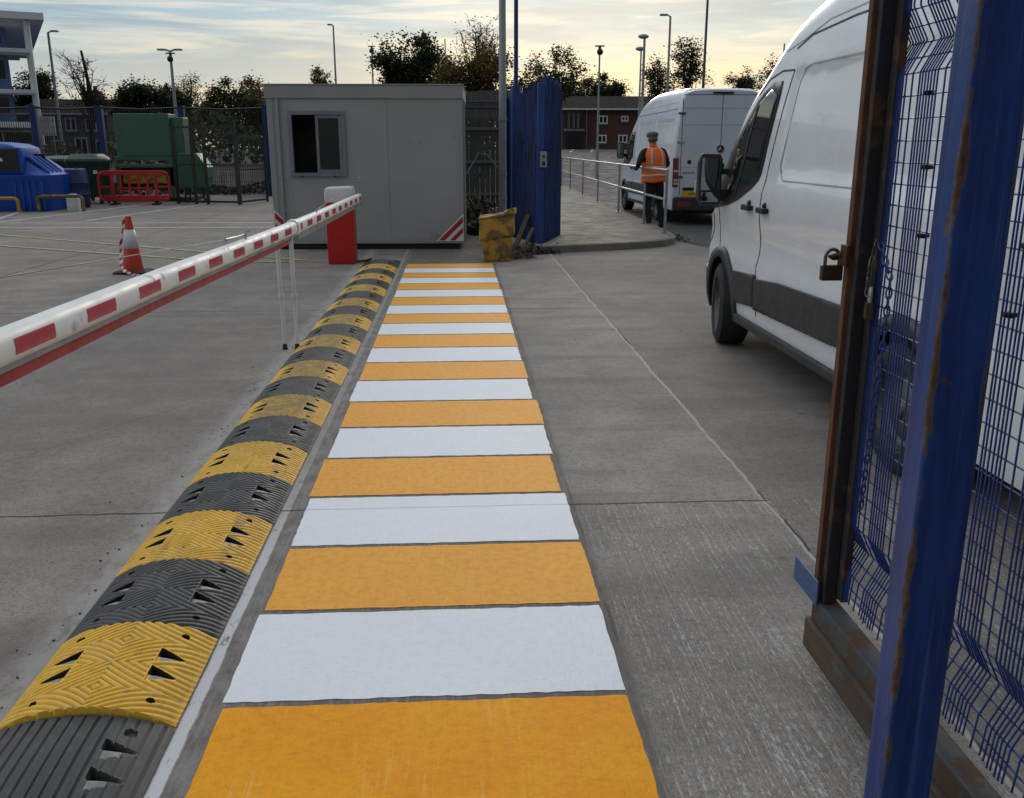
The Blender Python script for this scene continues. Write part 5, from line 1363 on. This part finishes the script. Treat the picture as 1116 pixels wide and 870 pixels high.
def scrub(name, x0, x1, y0, y1, h, n_, s, mat, label, seed):
    rn = random.Random(seed); mb = MB()
    for _ in range(n_):
        x, y = rn.uniform(x0, x1), rn.uniform(y0, y1); z = gz(y) + rn.random()**.8 * h * (.6 + .4 * math.sin(x * 1.3 + seed))
        q = Matrix.Translation((x, y, max(z, .02))) @ Matrix.Rotation(rn.uniform(0, 6.28), 4, 'Z') @ Matrix.Rotation(rn.uniform(0, 3.1), 4, 'X')
        k = s * rn.uniform(.5, 1.3); mb.add([(-k * .5, 0, 0), (0, -k * .4, 0), (k * .5, 0, 0), (0, k * .5, 0)], [(0, 1, 2, 3)], 0, q)
    return tag(mb.build(name, mat, recalc=False), label, kind='stuff')
scrub('scrub', -20, -1.5, 33.6, 36.5, .75, 5200, .16, 'weed_green', 'dark scrub along the foot of the mesh fence', 3)

# ------------------------------------------------------------------ buildings
ob = thing('office_building', (-19.5, 45, 0), 'blue clad office building with white projecting canopies and slim white column at the left edge', 'building', R(25))
mb = MB(); mb.bb(-14, -.45, 1.5, 20, 0, 6.9); mb.build('wall', 'blue_cladding', ob)
for z, x1, th in ((7.12, 1.15, .30), (5.72, .42, .16), (3.98, .42, .16), (2.48, .45, .26)):
    mb = MB(); mb.bb(-14.5, x1, -.2, 21 if z > 7 else 1.49, z, z + th); mb.build('canopy', 'white_paint_building', ob)
mb = MB(); mb.bb(-14.2, .5, .4, 20, 6.9, 7.119); mb.build('soffit', 'white_paint_building', ob)
mb = MB(); mb.tube([(.42, .2, 0), (.42, .2, 7.1)], .14, 14); mb.build('column', 'white_paint_building', ob, smooth=True)
for z0, z1 in ((6.15, 6.75), (4.6, 5.55), (3.1, 3.9)):
    for k in range(6):
        f = MB(); x = -.6 - 1.15 * k; f.bb(x - 1.0, x, 1.44, 1.505, z0, z1); fo = f.build('window', 'hut_frame', ob)
        f = MB(); f.bb(x - .95, x - .05, 1.425, 1.4395, z0 + .06, z1 - .06); f.build('pane', 'dark_window', fo)
for k in range(5):
    f = MB(); x = .15 - 1.25 * k
    f.bb(x - .05, x + .05, 1.2, 1.3, 0, 2.4); f.bb(x - 1.19, x - .055, 1.2, 1.3, 2.3, 2.4); fo = f.build('glazing_frame', 'white_paint_building', ob)
    f = MB(); f.bb(x - 1.18, x - .06, 1.24, 1.26, .05, 2.29); f.build('pane', 'dark_window', fo)
sg_ = thing('sign_board', (-15.3, 37.0, 0), 'pale rectangular sign board on posts seen from the back behind the fence', 'sign')
mb = MB(); mb.bb(-.55, .22, -.03, .03, 2.05, 2.75); mb.build('board', 'galvanised', sg_)
mb = MB(); mb.bb(-.4, -.34, .031, .09, 0, 2.7); mb.bb(.05, .11, .031, .09, 0, 2.7); mb.build('post', 'pole_dark', sg_)

def house(x0, x1, y, z0, zw, zr, wall, label, wins, chim=None, depth=7, name='house'):
    h = thing(name, ((x0 + x1) / 2, y, z0), label, 'house'); w = (x1 - x0) / 2
    mb = MB(); mb.bb(-w, w, 0, depth, -1, zw - z0); mb.build('wall', wall, h)
    mb = MB(); mb.prism([(-.35, zw - z0 - .02), (depth / 2, zr - z0), (depth + .35, zw - z0 - .02), (depth + .35, zw - z0 + .10), (depth / 2, zr - z0 + .14), (-.35, zw - z0 + .10)], -w - .25, w + .25, 'x'); rf = mb.build('roof', 'roof_tile', h)
    mb = MB(); mb.bb(-w - .2, w + .2, -.42, -.36, zw - z0 - .04, zw - z0 + .08); mb.build('gutter', 'white_plastic', rf)
    if chim:
        mb = MB(); cx, czt = chim; mb.bb(cx - .5, cx + .5, depth / 2 - .4, depth / 2 + .4, zr - z0 - .8, czt - z0); mb.build('chimney', 'chimney_brick', rf)
        mb = MB(); mb.tube([(cx - .2, depth / 2, czt - z0), (cx - .2, depth / 2, czt - z0 + .3)], .12, 8); mb.tube([(cx + .2, depth / 2, czt - z0), (cx + .2, depth / 2, czt - z0 + .3)], .12, 8); mb.build('chimney_pot', 'chimney_brick', rf)
    for cx, cz, ww, hh in wins:
        mb = MB()
        for a in ((cx - ww / 2, cx + ww / 2, cz - hh / 2, cz - hh / 2 + .09), (cx - ww / 2, cx + ww / 2, cz + hh / 2 - .09, cz + hh / 2), (cx - ww / 2, cx - ww / 2 + .09, cz - hh / 2 + .091, cz + hh / 2 - .091), (cx + ww / 2 - .09, cx + ww / 2, cz - hh / 2 + .091, cz + hh / 2 - .091), (cx - .04, cx + .04, cz - hh / 2 + .091, cz + hh / 2 - .091)): mb.bb(a[0], a[1], -.05, .02, a[2] - z0, a[3] - z0)
        wd = mb.build('window', 'white_paint_building', h)
        mb = MB(); mb.bb(cx - ww / 2 + .08, cx + ww / 2 - .08, -.02, .0, cz - hh / 2 + .08 - z0, cz + hh / 2 - .08 - z0); mb.build('pane', 'dark_window', wd)
        mb = MB(); mb.bb(cx - ww / 2 - .06, cx + ww / 2 + .06, -.10, -.003, cz - hh / 2 - .10 - z0, cz - hh / 2 - .001 - z0); mb.build('sill', 'kerb_stone', wd)
    return h
house(-26.5, -21.3, 60, 1.1, 3.55, 4.45, 'render_grey', 'grey rendered terraced house with white windows and brick chimney beyond the fence', [(-.9, 2.95, .7, .8), (.4, 2.95, .7, .8), (1.6, 2.95, .7, .8), (-.5, 1.6, .8, .9), (.9, 1.6, .8, 1.2), (2.0, 1.6, .6, .9)], (.6, 5.1))
fl = house(8.0, 16.0, 72, 1.45, 4.35, 5.35, 'brick', 'red brick two storey flats with balcony bay at the far end of the road', [(-.9 + .0, 3.62, .70, .60), (.75, 3.70, .55, .40), (2.4, 3.62, .7, .6), (-.95, 2.22, .70, .60), (.65, 2.22, .70, .60), (2.4, 2.22, .7, .6)], name='brick_flats')
mb = MB(); mb.bb(-3.75, -2.45, -.06, -.001, 1.55 - 1.45, 4.25 - 1.45); bb_ = mb.build('balcony_bay', 'dark_window', fl)
mb = MB(); mb.bb(-3.85, -2.4, -.9, -.061, 2.78 - 1.45, 2.93 - 1.45); mb.build('balcony_slab', 'path_concrete', bb_)
for z0 in (3.0 - 1.45, 1.5 - 1.45):
    mb = MB()
    for k in range(15): mb.bb(-3.8 + k * .096, -3.78 + k * .096, -.86, -.84, z0, z0 + .75)
    mb.bb(-3.8, -2.42, -.87, -.83, z0 + .75, z0 + .8)
    mb.build('balcony_rail', 'black_paint', bb_)
mb = MB()
for x in (-3.5, -3.15, -2.8): mb.bb(x - .1, x + .1, -.075, -.061, 3.0 - 1.45, 4.1 - 1.45)
mb.build('curtains', 'render_grey', bb_)
mb = MB(); mb.tube([(-2.15, -.1, 0), (-2.15, -.1, 2.9)], .05, 8); mb.build('downpipe', 'render_grey', fl)
rl = MB(); rl.bb(-.3, .3, -.25, .25, 0, .5)
# ------------------------------------------------------------------ lamp and camera posts
def lamp_post(x, y, h, label, head='lamp', r=.055, mat='pole_grey', arm_=.9, dirx=-1, group=None, cat='lamp post'):
    z0 = gz(y) - .02
    p_ = thing('camera_post' if head == 'camera' else ('mast' if head == 'none' else 'street_lamp'), (x, y, z0), label, 'mast' if head == 'none' else cat)
    H_ = h - z0
    mb = MB(); mb.tube([(0, 0, 0), (0, 0, H_ * .25), (0, 0, H_ * .2501), (0, 0, H_)], [r * 1.4, r * 1.4, r, r * .7], 10); mb.build('column', mat, p_, smooth=True)
    if head in ('lamp', 'double', 'hood'):
        for d in ((dirx,) if head != 'double' else (-1, 1)):
            mb = MB(); mb.tube([(0, 0, H_ - .02), (d * arm_ * .5, 0, H_ + .05), (d * arm_, 0, H_ + .06)], r * .5, 8); mb.build('arm', mat, p_)
            if head == 'hood':
                mb = MB(); mb.sphere((d * arm_ * 1.1, 0, H_ + .02), .20, 12, 6, 0, (1.3, .7, .55)); mb.build('lamp_head', 'pole_grey', p_, smooth=True)
            else:
                mb = MB(); mb.bb(d * arm_ * .6, d * (arm_ + .24), -.12, .12, H_ + .02, H_ + .10); mb.build('lamp_head', mat, p_, bevel=.02)
    if head in ('camera', 'double'):
        zc = H_ if head == 'camera' else H_ - .35
        mb = MB(); mb.sphere((0, -.10, zc - .02), .15, 12, 8); mb.build('camera_dome', 'black_paint', p_, smooth=True)
        mb = MB(); mb.tube([(0, 0, zc + .05), (0, 0, zc + .22)], .07, 8); mb.bb(-.22, .22, -.08, .08, zc + .22, zc + .27); mb.build('camera_bracket', 'pole_dark', p_)
    return p_
lamp_post(-19.35, 48, 6.9, 'grey street lamp with one short arm standing right of the office building column', 'lamp', .08, dirx=1, arm_=.25)
lamp_post(-13.72, 48, 6.1, 'twin armed grey lamp post with camera dome above the green compactor', 'double', .09, arm_=.35)
lamp_post(-7.33, 60, 8.7, 'slim plain lamp post rising directly behind the grey cabin roof', 'lamp', .07, arm_=.1, dirx=-1)
lamp_post(-5.07, 60, 7.3, 'camera post with dark dome right of the plain lamp post behind the cabin', 'camera', .06)
lamp_post(-.6, 60, 8.0, 'very thin distant mast among the dark trees behind the cabin', 'none', .05)
lamp_post(6.70, 45, 5.9, 'camera post with dark dome standing before the brick flats', 'camera', .055)
lamp_post(8.78, 45, 6.55, 'grey street lamp with rounded hood head above the far white van', 'hood', .08, dirx=-1, arm_=.05)
lamp_post(9.6, 50, 6.5, 'shorter distant street lamp with hood head beside the sparse trees', 'hood', .06, dirx=-1, arm_=.05)
lamp_post(9.95, 45, 7.45, 'tall slim street lamp with flat arm above the far van roof', 'lamp', .07, dirx=-1, arm_=.25)
lamp_post(11.65, 45, 9.2, 'dark tall mast without visible top right of the flat armed lamp', 'none', .075, 'pole_dark')
lamp_post(15.4, 45, 6.3, 'short aerial mast just left of the nearer van roof', 'none', .05, 'pole_dark')

# ------------------------------------------------------------------ trees
def tree(loc, blobs, leaves, size, mat, label, trunk=.16, limbs=16, spread=.5, name='tree', clumps=40, seed=1, bare=False, th=None, stuff=False):
    rn = random.Random(seed); t = thing(name, loc, label, 'tree')
    cs = []
    wts = [b_[3] * b_[4] * b_[5] for b_ in blobs]
    for _ in range(clumps):
        b_ = rn.choices(blobs, wts)[0]
        while True:
            v = Vector((rn.uniform(-1, 1), rn.uniform(-1, 1), rn.uniform(-1, 1)))
            if v.length < 1: break
        v = v * (.55 + .45 * v.length)
        cs.append((Vector((b_[0] + v.x * b_[3], b_[1] + v.y * b_[4], b_[2] + v.z * b_[5])), rn.uniform(.55, 1.25)))
    top = max(b_[2] + b_[5] for b_ in blobs); th = th or top * .55
    mb = MB(); pts = [(0, 0, -.2)] + [(rn.uniform(-.12, .12), rn.uniform(-.12, .12), th * k / 4) for k in range(1, 5)]
    mb.tube(pts, [trunk, trunk * .9, trunk * .75, trunk * .6, trunk * .45], 8)
    for c_, _ in sorted(cs, key=lambda q: q[0].z)[::max(1, len(cs) // limbs)]:
        k = min(max((c_.z * .55) / th, .3), 1); z = th * k; bx_ = lerp([(p_[2], p_[0]) for p_ in pts], z); by_ = lerp([(p_[2], p_[1]) for p_ in pts], z)
        b0 = Vector((bx_, by_, z)); md = b0.lerp(c_, .5) + Vector((rn.uniform(-.2, .2), rn.uniform(-.2, .2), rn.uniform(-.05, .25)))
        mb.tube([b0, md, c_], [trunk * .38, trunk * .22, .012], 6)
        for _ in range(3 if not bare else 4):
            q = md.lerp(c_, rn.uniform(.1, .95)); e = q + Vector((rn.uniform(-1, 1), rn.uniform(-1, 1), rn.uniform(-.3, 1.0))) * rn.uniform(.3, .8)
            mb.tube([q, (q + e) / 2 + Vector((0, 0, .08)), e], [trunk * .13, trunk * .08, .008], 4)
            if bare:
                for _ in range(2):
                    e2 = e + Vector((rn.uniform(-1, 1), rn.uniform(-1, 1), rn.uniform(-.3, .9))) * .45; mb.tube([q.lerp(e, .6), e2], [.018, .006], 4)
    mb.build('trunk', 'bark', t, smooth=True)
    mb = MB()
    per = max(1, int(leaves * (3.0 if not bare else 1.4)) // len(cs))
    for c_, k in cs:
        sd_ = spread * k * 1.25
        for _ in range(per):
            v = Vector((rn.gauss(0, 1), rn.gauss(0, 1), rn.gauss(0, .8))) * sd_ * .6
            q = Matrix.Translation(c_ + v) @ Matrix.Rotation(rn.uniform(0, 6.28), 4, 'Z') @ Matrix.Rotation(rn.uniform(0, 3.14), 4, 'X')
            s = size * .62 * rn.uniform(.5, 1.4)
            mb.add([(-s * .5, 0, 0), (0, -s * .35, 0), (s * .5, 0, .05 * s), (0, s * .4, 0)], [(0, 1, 2, 3)], 0, q)
    mb.build('crown', mat, t, recalc=False)
    return t
def at(px, Y): return (px - 497.5) / 1037 * Y
def zt_(py, Y): return 1.65 + (160 - py) / 1037 * Y - gz(Y)
# big dark tree and companions behind the cabin
Y = 56
tree((at(450, Y), Y, gz(Y)), [(-.95, 0, zt_(84, Y), 1.2, 1.5, 1.5), (.35, 0, zt_(72, Y), 1.3, 1.5, 1.6), (1.1, 0, zt_(85, Y), 1.1, 1.4, 1.6), (.2, .2, zt_(100, Y), 2.1, 1.6, 1.2)], 6500, .26, 'leaf_dark', 'broad dark leafy tree rising behind the cabin roof', .2, 20, .5, 'broadleaf_tree', 70, 2)
Y = 50
tree((at(515, Y), Y, gz(Y)), [(-.3, 0, zt_(92, Y), 2.2, 1.5, 1.1), (.7, 0, zt_(82, Y), 1.4, 1.3, 1.0), (-.2, 0, zt_(110, Y), 2.0, 1.4, 1.0)], 5200, .22, 'leaf_autumn', 'autumn brown tree with thin bare top right of the dark tree', .16, 24, .45, 'autumn_tree', 70, 3)
tree((at(522, Y + 2), Y + 2, gz(Y + 2)), [(0, 0, zt_(58, Y), 1.3, 1.0, 1.6), (.3, 0, zt_(42, Y), .7, .7, 1.1)], 420, .16, 'leaf_autumn', 'tall thinly leaved tree with twiggy top behind the autumn tree', .10, 26, .5, 'sparse_tree', 36, 4, True, zt_(45, Y))
Y = 54
tree((at(602, Y), Y, gz(Y)), [(-.6, 0, zt_(85, Y), 1.1, 1.1, 1.1), (.55, 0, zt_(76, Y), 1.15, 1.1, 1.15), (.1, 0, zt_(100, Y), 1.6, 1.1, 1.0), (1.0, 0, zt_(95, Y), .9, 1, .9)], 2000, .20, 'leaf_green', 'round airy tree with sky showing through beside the blue gates', .12, 26, .38, 'airy_tree', 60, 5)
tree((at(575, Y - 4), Y - 4, gz(Y - 4)), [(0, 0, zt_(95, Y), 1.2, 1.0, .9), (.2, 0, zt_(112, Y), 1.4, 1, 1)], 1600, .2, 'leaf_olive', 'low olive brown bush showing over the folded blue gates', .08, 12, .35, 'bush', 34, 6)
Y = 82
tree((at(650, Y), Y, gz(Y)), [(0, 0, zt_(103, Y), 2.9, 1.5, 1.2), (1.8, 0, zt_(107, Y), 2.2, 1.5, 1.1), (-2.4, 0, zt_(108, Y), 1.8, 1.5, 1.1), (0, 0, zt_(118, Y), 4.5, 1.5, 1.2)], 8200, .26, 'leaf_dark', 'dense dark rounded tree behind the roof of the brick flats', .2, 10, .5, 'broadleaf_tree', 60, 7)
Y = 60
tree((at(718, Y), Y, gz(Y)), [(-.3, 0, zt_(82, Y), .7, .7, 1.6), (.1, 0, zt_(95, Y), .9, .7, 1.0)], 900, .20, 'leaf_dark', 'left one of two wispy trees above the far van, narrow crown', .08, 24, .34, 'wispy_tree', 44, 8)
tree((at(749, Y), Y, gz(Y)), [(.0, 0, zt_(72, Y), 1.0, .8, 1.3), (.1, 0, zt_(90, Y), 1.2, .8, 1.2)], 1500, .20, 'leaf_dark', 'right one of two wispy trees above the far van, fuller and taller crown', .09, 26, .36, 'wispy_tree', 60, 9)
tree((at(810, 70), 70, gz(70)), [(0, 0, zt_(90, 70), 1.2, .8, .6), (0, 0, zt_(98, 70), 1.5, .8, .7)], 1400, .2, 'leaf_olive', 'small rounded tree just above the roof of the far van', .08, 12, .3, 'small_tree', 30, 10)
tree((at(842, 45), 45, 0), [(0, 0, zt_(80, 45), .55, .6, .6), (.5, 0, zt_(95, 45), .8, .7, .9)], 900, .16, 'leaf_dark', 'dark tree top showing between the two white vans', .07, 14, .3, 'small_tree', 26, 11)
tree((at(355, 66), 66, gz(66)), [(0, 0, zt_(88, 66), .8, .8, .6), (0, 0, zt_(98, 66), 1.0, .8, .8)], 800, .2, 'leaf_olive', 'small bush top poking over the cabin roof beside the plain lamp post', .07, 12, .3, 'bush', 24, 12)
# left horizon
Y = 66
tree((at(60, Y), Y, gz(Y)), [(0, 0, zt_(100, Y), 1.2, 1.1, 1.0), (.1, 0, zt_(115, Y), 1.7, 1.2, 1.1)], 3200, .24, 'leaf_dark', 'rounded dark tree behind the grey rendered house', .15, 10, .4, 'broadleaf_tree', 44, 13)
tree((at(112, 58), 58, gz(58)), [(0, 0, zt_(95, 58), 1.7, 1.0, 1.3), (-.3, 0, zt_(75, 58), 1.1, .8, .9), (.5, 0, zt_(110, 58), 1.6, 1, 1.0)], 200, .13, 'leaf_dark', 'bare branching tree with dead looking limbs beyond the fence', .16, 30, .6, 'bare_tree', 30, 14, True, zt_(64, 58))
for i, (px, py, w, mat, lab, sd_, dens) in enumerate(((160, 104, 2.0, 'leaf_dark', 'dark bushy tree behind the green compactor', 21, 3400), (190, 108, 1.6, 'leaf_dark', 'second dark bushy tree below the twin armed lamp post', 22, 2800), (215, 96, 1.2, 'leaf_olive', 'thin birch like tree with open crown right of the twin armed lamp', 23, 700), (255, 104, 2.4, 'leaf_olive', 'wide olive brown tree left of the grey cabin roof', 24, 4200), (282, 106, 1.4, 'leaf_autumn', 'brownish bush tree touching the corner of the cabin roof', 25, 2000), (30, 118, 1.6, 'leaf_green', 'mid green tree seen under the office canopies', 26, 2600))):
    Y = 62 + 2 * (i % 3)
    tree((at(px, Y), Y, gz(Y)), [(0, 0, zt_(py, Y), w * .75, 1.0, .8), (w * .4, 0, zt_(py + 8, Y), w * .7, 1, .9), (-w * .4, 0, zt_(py + 12, Y), w * .7, 1, .9), (0, 0, zt_(py + 24, Y), w * 1.1, 1.1, 1.0)], dens, .24 if dens > 1000 else .16, mat, lab, .12, 14 if dens > 1000 else 30, .4, 'broadleaf_tree' if dens > 1000 else 'birch_tree', 50, sd_)
rn = random.Random(77); mb = MB()
for x0, x1, y_, h, n_ in ((-75, 12, 86, 4.3, 26000), (14, 70, 90, 4.2, 6000), (-22, 1.5, 42, 2.6, 7000)):
    for _ in range(n_):
        x = rn.uniform(x0, x1); y = y_ + rn.uniform(-2, 2); hh = h * (.75 + .25 * math.sin(x * .45) + .18 * math.sin(x * 1.7))
        z = gz(y) + hh * rn.random()**.8
        s = (.40 if y_ > 60 else .24) * rn.uniform(.5, 1.3); q = Matrix.Translation((x, y, z)) @ Matrix.Rotation(rn.uniform(0, 6.28), 4, 'Z') @ Matrix.Rotation(rn.uniform(0, 3.14), 4, 'X')
        mb.add([(-s * .5, 0, 0), (0, -s * .4, 0), (s * .5, 0, 0), (0, s * .5, 0)], [(0, 1, 2, 3)], 0, q)
tag(mb.build('distant_wood', 'leaf_dark', recalc=False), 'dark belt of undergrowth and far trees along the horizon', kind='stuff')
